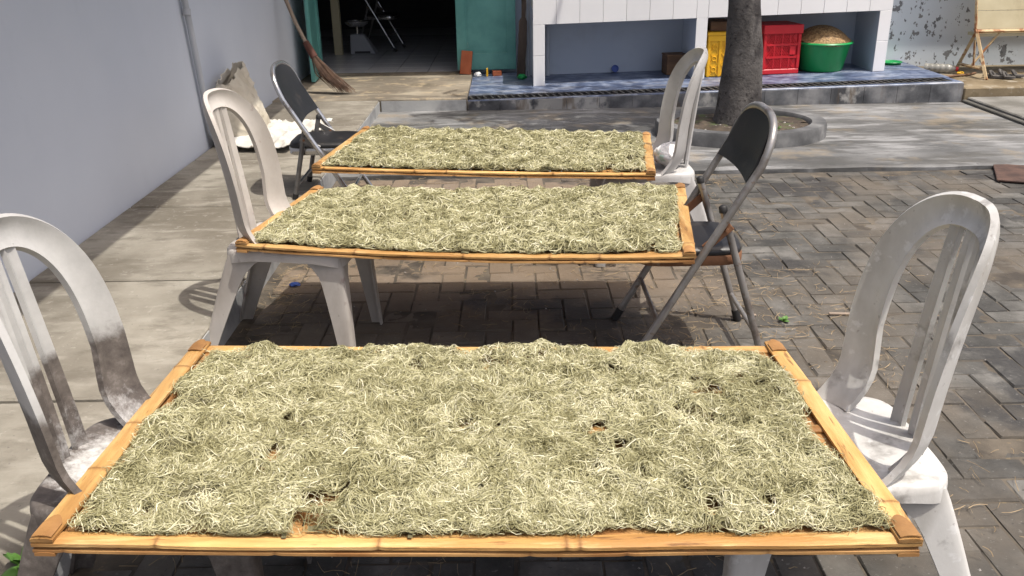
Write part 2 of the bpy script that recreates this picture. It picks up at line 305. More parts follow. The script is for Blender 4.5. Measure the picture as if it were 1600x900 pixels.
def lathe(prof, n=28, cx=0, cy=0):
    V, Fc = [], []
    for r, z in prof:
        for k in range(n): V.append((cx + r * cos(2 * pi * k / n), cy + r * sin(2 * pi * k / n), z))
    for i in range(len(prof) - 1):
        for k in range(n): Fc.append((i * n + k, i * n + (k + 1) % n, (i + 1) * n + (k + 1) % n, (i + 1) * n + k))
    return V, Fc
def grid(fn, nu, nv):
    V = [fn(i / nu, j / nv) for i in range(nu + 1) for j in range(nv + 1)]
    Fc = [(i * (nv + 1) + j, (i + 1) * (nv + 1) + j, (i + 1) * (nv + 1) + j + 1, i * (nv + 1) + j + 1) for i in range(nu) for j in range(nv)]
    return V, Fc
def shell(fn, nu, nv, th):
    """closed two-sided sheet from fn(u,v), thickness th along the normals"""
    V, Fc = grid(fn, nu, nv); V = [Vector(v) for v in V]; W_ = nv + 1; N = []
    for i in range(nu + 1):
        for j in range(W_):
            a = V[min(i + 1, nu) * W_ + j] - V[max(i - 1, 0) * W_ + j]; b = V[i * W_ + min(j + 1, nv)] - V[i * W_ + max(j - 1, 0)]
            N.append(a.cross(b).normalized())
    n = len(V); out = [v + N[k] * th / 2 for k, v in enumerate(V)] + [v - N[k] * th / 2 for k, v in enumerate(V)]
    F2 = list(Fc) + [tuple(reversed([i + n for i in f])) for f in Fc]
    ring = [i * W_ for i in range(nu + 1)] + [nu * W_ + j for j in range(1, W_)] + [i * W_ + nv for i in range(nu - 1, -1, -1)] + [j for j in range(nv - 1, 0, -1)]
    for k in range(len(ring)):
        a, b = ring[k], ring[(k + 1) % len(ring)]; F2.append((a, b, b + n, a + n))
    return out, F2
def lerp(a, b, t): return a + (b - a) * t
def struct(name, g, mat, parent=None, smooth=None, kind='structure'):
    o = part(name, g, mat, parent, smooth)
    if parent is None: o['kind'] = kind
    return o

# ------------------------------------------------------------------ ground, walks, yard
XE, XW = -1.035, -1.89            # sidewalk edge, left wall face
struct('ground', box(-30, 30, -20, 40, -.40, -.06), 'joint')
def dirt(u, v):
    x, y = lerp(XE, 3.9, u), lerp(-.9, 5.12, v)
    h = mnoise.noise((x * 3.1, y * 3.1, 1)) * .5 + mnoise.noise((x * 11, y * 11, 2)) * .35 + mnoise.noise((x * 33, y * 33, 3)) * .25
    return (x, y, -.0042 + .0058 * h)
pav = struct('paved_court', grid(dirt, 190, 220), 'joint', None, 60)
# herringbone pavers, 20 x 10 cm
PL, PW, GAP = .196, .098, .005
def paver_geo(l, w_, seed):
    r = random.Random(seed); j = lambda a: r.uniform(-a, a); c = .004
    hx, hy = l / 2, w_ / 2
    b = [(-hx, -hy, -.03), (hx, -hy, -.03), (hx, hy, -.03), (-hx, hy, -.03)]
    m_ = [(sx * hx + j(.0015), sy * hy + j(.0015), -.006 + j(.001)) for sx, sy in ((-1, -1), (1, -1), (1, 1), (-1, 1))]
    t_ = [(sx * (hx - c) + j(.002), sy * (hy - c) + j(.002), j(.0012)) for sx, sy in ((-1, -1), (1, -1), (1, 1), (-1, 1))]
    V = b + m_ + t_; Fc = [(8, 9, 10, 11)]
    for k in range(4):
        q = (k + 1) % 4; Fc += [(k, q, q + 4, k + 4), (k + 4, q + 4, q + 8, k + 8)]
    return V, Fc
pav_meshes = [mesh('paver', *paver_geo(PL - GAP, PW - GAP, s), 'paver') for s in range(6)]
spots = []
for i in range(-40, 60):
    for j in range(-40, 60):
        # 90-degree herringbone lattice on a PW grid
        x, y = i * PW, j * PW
        k = (i - j) % 4
        if k == 0: spots.append((x + PW, y + PW / 2, 0))          # lies along x
        elif k == 3: spots.append((x + PW / 2, y + PW, 1))        # lies along y (covers j and j+1)
def inside(x, y, d):
    hx, hy = (PL / 2, PW / 2) if d == 0 else (PW / 2, PL / 2)
    return x - hx > XE + .004 and x + hx < 3.88 and y + hy < 5.11 and y - hy > .2
spots = [s for s in spots if inside(*s)]
def show(s):
    x, y, d = s
    if y < 1.55 or x > .62 * y + .15: return 99
    hid = (-.85 < x < .68 and y < 2.02) or (-.9 < x < .55 and 3.35 < y < 4.75) or (x > .75 and x < .95 and y < 1.7)
    return y + (20 if hid else 0)
spots.sort(key=show)
rest = []
for n, (x, y, d) in enumerate(spots):
    rx, ry = RNG.uniform(-.014, .014, 2); rz = d * pi / 2 + RNG.uniform(-.016, .016); dz = RNG.uniform(-.0042, .0030); x += RNG.uniform(-.0015, .0015); y += RNG.uniform(-.0015, .0015)
    if n < 300:
        obj('paver', pav_meshes[n % 6], pav, (x, y, dz), (rx, ry, rz))
    else: rest.append((x, y, dz, rx, ry, rz, n % 6))
V, Fc, tn = [], [], []
for (x, y, dz, rx, ry, rz, k) in rest:
    M_ = Matrix.Translation((x, y, dz)) @ Matrix.Rotation(rz, 4, 'Z') @ Matrix.Rotation(rx, 4, 'X')
    g = xf(paver_geo(PL - GAP, PW - GAP, k), M_); n0 = len(V); V += g[0]; Fc += [tuple(i + n0 for i in f) for f in g[1]]
    tn += [RNG.uniform()] * len(g[0])
me = mesh('more_pavers', V, Fc, 'paver'); a_ = me.attributes.new('tint', 'FLOAT', 'POINT'); a_.data.foreach_set('value', np.array(tn, 'f'))
o = obj('more_pavers', me, pav); o['kind'] = 'stuff'

# concrete yard between pavers and platform (thin worn lip towards the pavers)
def yard():
    V, Fc = [], []; n = 60
    for i in range(n + 1):
        x = lerp(XE, 4.4, i / n); yy = 5.14 + .035 * mnoise.noise((x * 2.2, 3, 0)) + .012 * mnoise.noise((x * 11, 1, 0)) - (.0 if x > -.6 else .0)
        V += [(x, yy, -.05), (x, yy, .014), (x, yy + .03, .024), (x, 7.6, .024)]
    for i in range(n):
        for k in range(3): Fc.append((i * 4 + k, i * 4 + 4 + k, i * 4 + 5 + k, i * 4 + 1 + k))
    return V, Fc
struct('concrete_yard', yard(), 'yard')
# sidewalk: bed plus separate slabs
ZS = .12
sw = struct('sidewalk', box(XW - .3, XE - .006, -.9, 8.2, -.05, ZS - .06), 'darkedge')
jy = [-.8, .33, 1.29, 2.256, 3.209, 4.216, 5.182, 6.15, 7.12]
for k in range(len(jy) - 1):
    g = bev(box(XW + .010, XE, jy[k] + .010, jy[k + 1] - .010, ZS - .064, ZS), .006)
    part('slab', g, 'sidewalk', sw)
part('curb_face', box(XE - .004, XE + .004, -.8, 7.115, -.05, ZS - .012), 'curbface', sw)
struct('door_landing', join(bev(box(XW - .02, -.335, 7.14, 8.62, -.05, ZS + .003), .008)), 'landing')
part('riser', box(-1.02, -.34, 7.134, 7.139, -.04, ZS - .012), 'curbface', bpy.data.objects['door_landing'])

# raised washing platform (its floor rises a little to the right)
def zp(x): return .105 + (x + .3) * .0195
PX0, PX1 = -.33, 3.63
def wedge(x0, x1, y0a, y0b, y1a, y1b, zb, dz=0.0):
    return hexa([(x0, y0a, zb), (x1, y0b, zb), (x1, y1b, zb), (x0, y1a, zb), (x0, y0a, zp(x0) + dz), (x1, y0b, zp(x1) + dz), (x1, y1b, zp(x1) + dz), (x0, y1a, zp(x0) + dz)])
GF = lambda x: lerp(7.165, 7.215, (x - PX0) / (PX1 - PX0))     # grate front, back
GB = lambda x: lerp(7.345, 7.395, (x - PX0) / (PX1 - PX0))
plat = struct('washing_platform', wedge(PX0, PX1, GB(PX0), GB(PX1), 8.6, 8.6, -.05), 'plattile')
part('front_curb', bev(wedge(PX0, PX1 - .0, 7.145, 7.145, GF(PX0), GF(PX1), -.05, -.002), .004), 'plattile', plat)
nb = 15
for k in range(nb):                                             # rendered blocks of the step face
    a = lerp(PX0, PX1, k / nb) + .0015; b = lerp(PX0, PX1, (k + 1) / nb) - .0015
    part('face_block', hexa([(a, 7.128, -.03), (b, 7.128, -.03), (b, 7.1445, -.03), (a, 7.1445, -.03), (a, 7.130, zp(a) - .012), (b, 7.130, zp(b) - .012), (b, 7.1445, zp(b) - .012), (a, 7.1445, zp(a) - .012)]), 'platface', plat)
part('channel_floor', hexa([(PX0, GF(PX0), -.04), (PX1, GF(PX1), -.04), (PX1, GB(PX1), -.04), (PX0, GB(PX0), -.04), (PX0, GF(PX0), .02), (PX1, GF(PX1), .04), (PX1, GB(PX1), .04), (PX0, GB(PX0), .02)]), 'void', plat)
part('end_block', hexa([(PX1 - .05, GF(PX1), .03), (PX1, GF(PX1), .03), (PX1, GB(PX1), .03), (PX1 - .05, GB(PX1), .03), (PX1 - .05, GF(PX1), zp(PX1) - .004), (PX1, GF(PX1), zp(PX1) - .004), (PX1, GB(PX1), zp(PX1) - .004), (PX1 - .05, GB(PX1), zp(PX1) - .004)]), 'plattile', plat)
gr = thing('drain_grate', 'long black slatted iron drain grate set into the blue washing platform', 'grate', (1.6, 7.28, zp(1.6)))
for f, w_ in ((GF, .016), (GB, -.016)):
    a, b = PX0 + .01, PX1 - .06
    y0, y1 = (0.002, w_) if w_ > 0 else (w_, -.002)
    wpart('rail', hexa([(a, f(a) + y0, zp(a) - .02), (b, f(b) + y0, zp(b) - .02), (b, f(b) + y1, zp(b) - .02), (a, f(a) + y1, zp(a) - .02), (a, f(a) + y0, zp(a) + .001), (b, f(b) + y0, zp(b) + .001), (b, f(b) + y1, zp(b) + .001), (a, f(a) + y1, zp(a) + .001)]), 'iron', gr)
sm = mesh('slat', *xf(box(-.008, .008, -.077, .077, -.018, 0), Matrix.Rotation(.22, 4, 'Z')), 'iron')
for k in range(70):
    x = lerp(PX0 + .03, PX1 - .09, k / 69)
    obj('slat', sm, gr, (x - 1.6, (GF(x) + GB(x)) / 2 - 7.28, zp(x) - zp(1.6) - .002))

# right-hand terrace and lower slab
struct('terrace', bev(box(3.64, 9, 7.13, 8.6, -.05, .135), .008), 'terrace')
struct('lower_slab', bev(box(3.665, 9, 5.3, 7.12, .0, .065), .008), 'slab_r')
struct('slab_edge', bev(box(3.625, 3.6645, 5.3, 7.12, -.02, .045), .006), 'darkedge')

# ------------------------------------------------------------------ house on the left
hw = thing('house_wall', 'long plain pale blue-grey plastered house wall beside the sidewalk', 'wall', (XW, 3.5, 0))
wpart('wall', box(XW - .18, XW, -1.0, 8.6, -.05, 2.72), 'plaster', hw)
wpart('eave', hexa([(-3.6, -1.1, 3.35), (-.93, -1.1, 2.46), (-.93, 7.82, 2.46), (-3.6, 8.5, 3.35), (-3.6, -1.1, 3.39), (-.93, -1.1, 2.50), (-.93, 7.82, 2.50), (-3.6, 8.5, 3.39)]), 'roof', hw)
pp = [(XW + .03, 5.36, 2.35), (XW + .03, 5.37, 1.05), (XW + .032, 5.40, .85), (XW + .032, 5.47, .40), (XW + .036, 5.50, .22), (XW + .06, 5.52, .135)]
wpart('drain_pipe', tube(pp, .019, 10), 'pipe', hw, 40)
wpart('pipe_joint', tube([(XW + .031, 5.375, .93), (XW + .031, 5.385, .965)], .024, 10), 'pipe', hw, 40)

# ------------------------------------------------------------------ rear house with the open doorway
rh = thing('rear_house', 'rear house front with an open dark doorway and tiled floor inside', 'house', (-1.1, 8.62, 0))
DX0, DX1 = -1.80, -.43
wpart('wall', box(DX1, .20, 8.62, 8.76, -.05, 2.6), 'light_blue_wall', rh)
wpart('wall', box(XW, DX0 - .06, 8.62, 8.76, -.05, 2.6), 'light_blue_wall', rh)
wpart('lintel', box(DX0 - .06, DX1, 8.622, 8.758, 2.05, 2.6), 'light_blue_wall', rh)
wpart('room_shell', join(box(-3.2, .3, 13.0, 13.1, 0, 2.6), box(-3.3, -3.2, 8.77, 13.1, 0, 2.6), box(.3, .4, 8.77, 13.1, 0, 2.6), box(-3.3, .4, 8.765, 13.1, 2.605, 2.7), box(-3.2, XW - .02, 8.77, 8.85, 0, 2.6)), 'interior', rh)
fl = wpart('floor', box(-3.2, .3, 8.64, 13.0, -.05, ZS - .012), 'grout', rh)
tm = mesh('floor_tile', *bev(box(-.148, .148, -.148, .148, -.01, 0), .002), 'floor_tile')
for i in range(9):
    for j in range(11):
        x, y = -2.42 + i * .3, 8.80 + j * .3
        if x < .2: obj('floor_tile', tm, fl, (x + 1.1, y - 8.62, ZS + .001))
wpart('threshold', box(DX0, DX1, 8.628, 8.645, -.02, ZS + .001), 'dark', rh)
df = wpart('door_frame', join(box(DX0 - .058, DX0 - .03, 8.60, 8.78, ZS + .003, 2.05), box(DX1 - .02, DX1 + .02, 8.60, 8.78, ZS + .003, 2.05)), 'cream', rh)
wpart('inner_partition', box(-1.90, -1.815, 10.0, 10.07, ZS + .003, 2.6), 'cream', rh)
wpart('roof_edge', hexa([(-3.4, 7.84, 2.36), (.20, 7.84, 2.36), (.20, 9.4, 2.9), (-3.4, 9.4, 2.9), (-3.4, 7.84, 2.40), (.20, 7.84, 2.40), (.20, 9.4, 2.94), (-3.4, 9.4, 2.94)]), 'roof', rh)
def leaf(parent, L=.54, H=1.9):
    """panelled door leaf in local coords: width along x, face towards -y"""
    t = .035; st = .085
    def b(x0, x1, z0, z1, y0=-t, y1=0): return bev(box(x0, x1, y0, y1, z0, z1), .003)
    d = part('door', join(b(0, st, 0, H), b(L - st, L, 0, H), b(st, L - st, 0, .15), b(st, L - st, .92, 1.02), b(st, L - st, H - .1, H)), 'teal', parent)
    for z0, z1 in ((.15, .92), (1.02, H - .1)):
        q = part('panel', bev(box(st + .002, L - st - .002, -t + .020, -.004, z0 + .002, z1 - .002), .004), 'teal', d)
        part('bead', join(box(st, st + .012, -t + .006, -t + .0195, z0 + .002, z1 - .002), box(L - st - .012, L - st, -t + .006, -t + .0195, z0 + .002, z1 - .002), box(st + .012, L - st - .012, -t + .006, -t + .0195, z0 + .002, z0 + .014)), 'teal', d)
    return d
dr = leaf(rh, .55); dr.location = (-.475 + 1.1, 8.535 - 8.62, .150); dr.rotation_euler = (0, 0, 0)
dl = leaf(rh, .56); dl.location = (-1.755 + 1.1, 8.03 - 8.62, ZS + .012); dl.rotation_euler = (0, 0, radians(93))

# wall behind the counter, peeling on the right
rw = thing('rear_wall', 'pale blue rear wall with dark peeling patches behind the washing counter', 'wall', (2.5, 8.34, 0))
wpart('wall', box(.20, 3.30, 8.34, 8.48, -.05, 2.6), 'light_blue_wall', rw)
wpart('roof_edge', hexa([(.202, 7.84, 2.36), (9, 7.84, 2.36), (9, 9.4, 2.9), (.202, 9.4, 2.9), (.202, 7.84, 2.40), (9, 7.84, 2.40), (9, 9.4, 2.94), (.202, 9.4, 2.94)]), 'roof', rw)  # unseen roof extension, added to keep the wall below in shade
wpart('peeling_wall', box(3.302, 9, 8.335, 8.48, -.05, 2.6), 'plaster_peel', rw)

# ------------------------------------------------------------------ tiled counter
ct = thing('tiled_counter', 'white tiled washing counter with open bays underneath', 'counter', (1.74, 7.75, zp(1.74)))
YF = lambda x: lerp(7.70, 7.82, (x - .21) / 3.05)
AB = lambda x: zp(x) + .508
CX0, CX1 = .213, 3.262
def vbox(x0, x1, f0, f1, z0, z1, parent, mat, name, b=.0):
    """box following the counter's front line; f offsets from it, z0 / z1 functions of x"""
    g = hexa([(x0, YF(x0) + f0, z0(x0)), (x1, YF(x1) + f0, z0(x1)), (x1, YF(x1) + f1, z0(x1)), (x0, YF(x0) + f1, z0(x0)),
              (x0, YF(x0) + f0, z1(x0)), (x1, YF(x1) + f0, z1(x1)), (x1, YF(x1) + f1, z1(x1)), (x0, YF(x0) + f1, z1(x0))])
    return wpart(name, bev(g, b) if b else g, mat, parent)
vbox(CX0 + .004, CX1 - .004, .010, .06, AB, lambda x: AB(x) + .262, ct, 'grout', 'apron')
for (a, b) in ((CX0 + .004, .312), (1.594, 1.688), (3.160, CX1 - .004)):
    g = hexa([(a, YF(a) + .010, zp(a)), (b, YF(b) + .010, zp(b)), (b, 8.338, zp(b)), (a, 8.338, zp(a)), (a, YF(a) + .010, AB(a) - .002), (b, YF(b) + .010, AB(b) - .002), (b, 8.338, AB(b) - .002), (a, 8.338, AB(a) - .002)])
    wpart('partition', g, 'light_blue_wall', ct)
g = hexa([(CX0, YF(CX0) + .062, AB(CX0) + .12), (CX1, YF(CX1) + .062, AB(CX1) + .12), (CX1, 8.338, AB(CX1) + .12), (CX0, 8.338, AB(CX0) + .12), (CX0, YF(CX0) + .062, AB(CX0) + .262), (CX1, YF(CX1) + .062, AB(CX1) + .262), (CX1, 8.338, AB(CX1) + .262), (CX0, 8.338, AB(CX0) + .262)])
wpart('worktop', g, 'tile', ct)
TW = .1962
xs = [CX0]
while xs[-1] + TW < 1.56: xs.append(xs[-1] + TW)
xs += [1.590, 1.690]
while xs[-1] + TW < CX1 - .05: xs.append(xs[-1] + TW)
xs.append(CX1)
for a, b in zip(xs, xs[1:]):
    if b - a > .02: vbox(a + .0012, b - .0012, .0, .0095, lambda x: AB(x) - .001, lambda x: AB(x) + .261, ct, 'tile', 'tile', .0015)
for (a, b) in ((CX0, .314), (1.592, 1.690), (3.158, CX1)):
    for z0, z1 in ((0.0, .253), (.2555, .5055)):
        vbox(a + .0012, b - .0012, .0, .0095, lambda x: zp(x) + z0 + .001, lambda x: zp(x) + z1, ct, 'tile', 'tile', .0015)
wpart('water_pipe', tube([(.36, 8.29, zp(.36)), (.36, 8.29, .55)], .022, 10), 'pipe', ct, 40)

# ------------------------------------------------------------------ planter and tree
plc = (1.60, 6.12)
def planter_ring():
    def fn(u, v):
        a = 2 * pi * u; wob = 1 + .02 * mnoise.noise((cos(a) * 2, sin(a) * 2, 5)); p = [(1.0, -.02), (1.0, .10), (.985, .118), (.83, .118), (.81, .10), (.80, .02)]
        k = v * 5; i = min(int(k), 4); r, z = p[i][0] + (p[i + 1][0] - p[i][0]) * (k - i), p[i][1] + (p[i + 1][1] - p[i][1]) * (k - i)
        return (plc[0] + .585 * r * cos(a) * wob, plc[1] + .50 * r * sin(a) * wob, z)
    return grid(fn, 56, 5)
pl = thing('planter_ring', 'low round grey cement planter ring around the tree trunk', 'planter', (plc[0], plc[1], .024))
wpart('ring', planter_ring(), 'planter', pl, 40)
wpart('soil', grid(lambda u, v: (plc[0] + .485 * v * cos(2 * pi * u), plc[1] + .415 * v * sin(2 * pi * u), .085 + .02 * mnoise.noise((u * 9, v * 7, 1)) + .012 * (1 - v)), 40, 10), 'soil', pl, 60)
tr = thing('tree', 'tree with a thick rough dark grey trunk growing in the round planter', 'tree', (1.60, 6.2, .09))
def trunk():
    prof = [(.0, .172), (.06, .160), (.14, .150), (.3, .140), (.5, .124), (.8, .106), (1.2, .098), (2.0, .088), (2.7, .075)]
    cx = [(0, 0), (.5, .012), (.9, -.018), (1.4, -.03), (2.7, .10)]
    def fn(u, v):
        z = 2.7 * v ** 1.4; r = np.interp(z, [p[0] for p in prof], [p[1] for p in prof]); a = 2 * pi * u
        r *= 1 + .055 * mnoise.noise((cos(a) * 2.2, sin(a) * 2.2, z * 2.5)) + .03 * mnoise.noise((cos(a) * 7, sin(a) * 7, z * 9))
        return (r * cos(a) + np.interp(z, [c[0] for c in cx], [c[1] for c in cx]), r * sin(a), z - .02)
    return grid(fn, 40, 70)
part('trunk', trunk(), 'bark', tr, 60)
limbs = [((.10, 0, 2.55), (.55, -.2, 3.0), (.95, -.45, 3.35)), ((.10, 0, 2.6), (-.35, .0, 3.1), (-.75, .02, 3.45)), ((.10, 0, 2.65), (.30, .05, 3.2), (.60, .10, 3.6)), ((.1, 0, 2.6), (.05, -.35, 3.2), (-.1, -.7, 3.6)), ((.1, 0, 2.6), (.12, .05, 3.3), (.1, .1, 4.0))]
for L in limbs: part('limb', tube(L, [.045, .03, .014], 8), 'bark', tr, 60)
part('bark_flap', tube([(-.135, -.06, 1.02), (-.125, -.075, .93), (-.118, -.075, .86)], [.016, .02, .010], 6), 'bark', tr)
V, Fc = [], []
for L in limbs:
    for q in range(230):
        t = random.random(); c_ = Vector(L[1]).lerp(Vector(L[2]), t) + Vector((random.gauss(0, .20), random.gauss(0, .20), random.gauss(0, .14)))
        R_ = Matrix.Rotation(random.uniform(0, 6.28), 3, 'Z') @ Matrix.Rotation(random.uniform(-.7, .7), 3, 'X'); n0 = len(V); l_ = random.uniform(.07, .12)
        for p in ((-l_, 0, 0), (0, -l_ * .3, .01), (l_, 0, -.02), (0, l_ * .3, .01)): V.append(c_ + R_ @ Vector(p))
        Fc.append((n0, n0 + 1, n0 + 2, n0 + 3))
cr = part('crown', (V, Fc), 'leaf', tr); cr['kind'] = 'stuff'

# ------------------------------------------------------------------ moulded plastic chairs
def back_map(s, z, band=0.0):
    t = max(0, min(1.1, (z - .40) / .48))
    x = -.050 * t ** 1.2 + lerp(3.1, 2.5, t) * s * s + band * .045 * max(0, 1 - (z - .40) / .10) ** 2
    return (x, s, z)
def sup(a, z1, zt, n, ang):
    c, s = cos(ang), sin(ang)
    return (a * math.copysign(abs(c) ** (2 / n), c), z1 + (zt - z1) * abs(s) ** (2 / n))
def chair_meshes():
    out = {}
    rows = []
    for k in range(9):
        z = lerp(.392, .58, k / 8); a = lerp(.174, .184, k / 8); rows.append(((a, lerp(.392, .60, k / 8)), (lerp(.110, .132, k / 8), z)))
    for k in range(1, 40):
        an = pi * k / 40; rows.append((sup(.184, .60, .888, 2.9, an), sup(.132, .58, .828, 3.0, an)))
    for k in range(9):
        j = 8 - k; rows.append(((-lerp(.174, .184, j / 8), lerp(.392, .60, j / 8)), (-lerp(.110, .132, j / 8), lerp(.392, .58, j / 8))))
    nr = len(rows) - 1
    def fn(u, v):
        (s0, z0), (s1, z1) = rows[int(round(u * nr))]; s, z = lerp(s0, s1, v), lerp(z0, z1, v)
        x, y, z_ = back_map(s, z, 1.0)
        x -= .010 * (1 - (2 * v - 1) ** 2)                      # slightly cupped band
        return (x, y, z_)
    out['arch'] = mesh('back_frame', *shell(fn, nr, 6, .013), 'plastic_white', 50)
    for nm, sc, h0, h1 in (('slat0', 0, .0145, .0135), ('slat1', .046, .0165, .0145), ('slat2', -.046, .0165, .0145)):
        def fs(u, v):
            z = lerp(.385, .831, u); s = sc * lerp(1.12, .93, u) + (v * 2 - 1) * lerp(h0, h1, u)
            x, y, z_ = back_map(s, z); x -= .005 * (1 - (2 * v - 1) ** 2); return (x, y, z_)
        out[nm] = mesh('slat', *shell(fs, 18, 4, .009), 'plastic_white', 50)
    # seat: dished pan with rolled edge and skirt
    def outline(a, r):
        c, s = cos(a), sin(a); n = 6.0
        x = .195 + .212 * r * math.copysign(abs(c) ** (2 / n), c); w_ = lerp(.172, .192, max(0, min(1, x / .4)))
        return x, w_ * r * math.copysign(abs(s) ** (2 / n), s)
    N_ = 56; V, Fc = [], []
    rings = [(.02, -.014), (.3, -.013), (.6, -.010), (.82, -.004), (.93, 0.0), (.975, -.001), (1.0, -.008), (1.008, -.02)]
    for r, dz in rings:
        for k in range(N_):
            x, y = outline(2 * pi * k / N_, r); V.append((x, y, .40 + dz + .012 * max(0, (x - .33) / -.33) * 0))
    for k in range(N_):                                          # skirt, deeper at the corners
        a = 2 * pi * k / N_; x, y = outline(a, 1.012); cf = abs(sin(2 * a)) ** 1.5; V.append((x, y, .40 - .032 - .016 * cf))
    for k in range(N_):
        a = 2 * pi * k / N_; x, y = outline(a, .985); cf = abs(sin(2 * a)) ** 1.5; V.append((x, y, .40 - .032 - .016 * cf))
    for k in range(N_):
        x, y = outline(2 * pi * k / N_, .97); V.append((x, y, .376))
    V.append((.195, 0, .376)); V.append((.195, 0, .386)); R_ = len(rings) + 3
    for i in range(R_ - 1):
        for k in range(N_): Fc.append((i * N_ + k, i * N_ + (k + 1) % N_, (i + 1) * N_ + (k + 1) % N_, (i + 1) * N_ + k))
    for k in range(N_):
        Fc.append(((R_ - 1) * N_ + k, (R_ - 1) * N_ + (k + 1) % N_, len(V) - 2)); Fc.append(((k + 1) % N_, k, len(V) - 1))
    out['seat'] = mesh('seat', V, Fc, 'plastic_white', 50)
    def leg(tx, ty, fx, fy, sx, sy):
        def fn(u, v):
            x = lerp(tx, fx, u ** .92); y = lerp(ty, fy, u); z = lerp(.380, 0.0, u); w_ = lerp(.088, .040, u ** .8) + .045 * max(0, 1 - u / .22) ** 2
            q = v * 2 - 1                                       # -1..0 arm along x, 0..1 arm along y, rounded corner
            c = .012; e = abs(q)
            if e < .25: d = (e / .25) * c; off = (.25 - e) / .25; ox, oy = (d * .9, 0) if q < 0 else (0, d * .9); ox += off * .003; oy += off * .003
            else:
                d = c + (e - .25) / .75 * (w_ - c); ox, oy = (d, 0) if q < 0 else (0, d * .62)
            return (x - sx * ox, y - sy * oy, z)
        return shell(fn, 12, 12, .0075)
    for nm, a in (('leg0', (.003, -.156, -.135, -.176, -1, -1)), ('leg1', (.003, .156, -.135, .176, -1, 1)), ('leg2', (.387, -.173, .408, -.186, 1, -1)), ('leg3', (.387, .173, .408, .186, 1, 1))):
        out[nm] = mesh('leg', *leg(*a), 'plastic_white', 50)
    return out
CM = chair_meshes()
def plastic_chair(label, loc, rz, mat):
    t = thing('plastic_chair', label, 'chair', loc, rz, 'plastic chairs holding up the trays')
    for k, nm in (('seat', 'seat'), ('arch', 'back_frame'), ('slat0', 'slat'), ('slat1', 'slat'), ('slat2', 'slat'), ('leg0', 'leg'), ('leg1', 'leg'), ('leg2', 'leg'), ('leg3', 'leg')):
        o_ = obj(nm, CM[k], t); o_.material_slots[0].link = 'OBJECT'; o_.material_slots[0].material = MT[mat]
    return t
plastic_chair('grimy plastic chair with dark stained seat, lower back and legs', (-.885, 1.50, 0), radians(1), 'plastic_grimy')
plastic_chair('white plastic chair with clean pale seat, facing the grimy chair across a tray', (.798, 1.535, 0), radians(181), 'plastic_white')
plastic_chair('cream plastic chair standing against the sidewalk edge, under the middle tray', (-.915, 2.905, 0), radians(-7), 'plastic_cream')
plastic_chair('grey-white plastic chair with a rolled towel on its seat, near the planter', (.765, 3.785, 0), radians(182), 'plastic_grey')

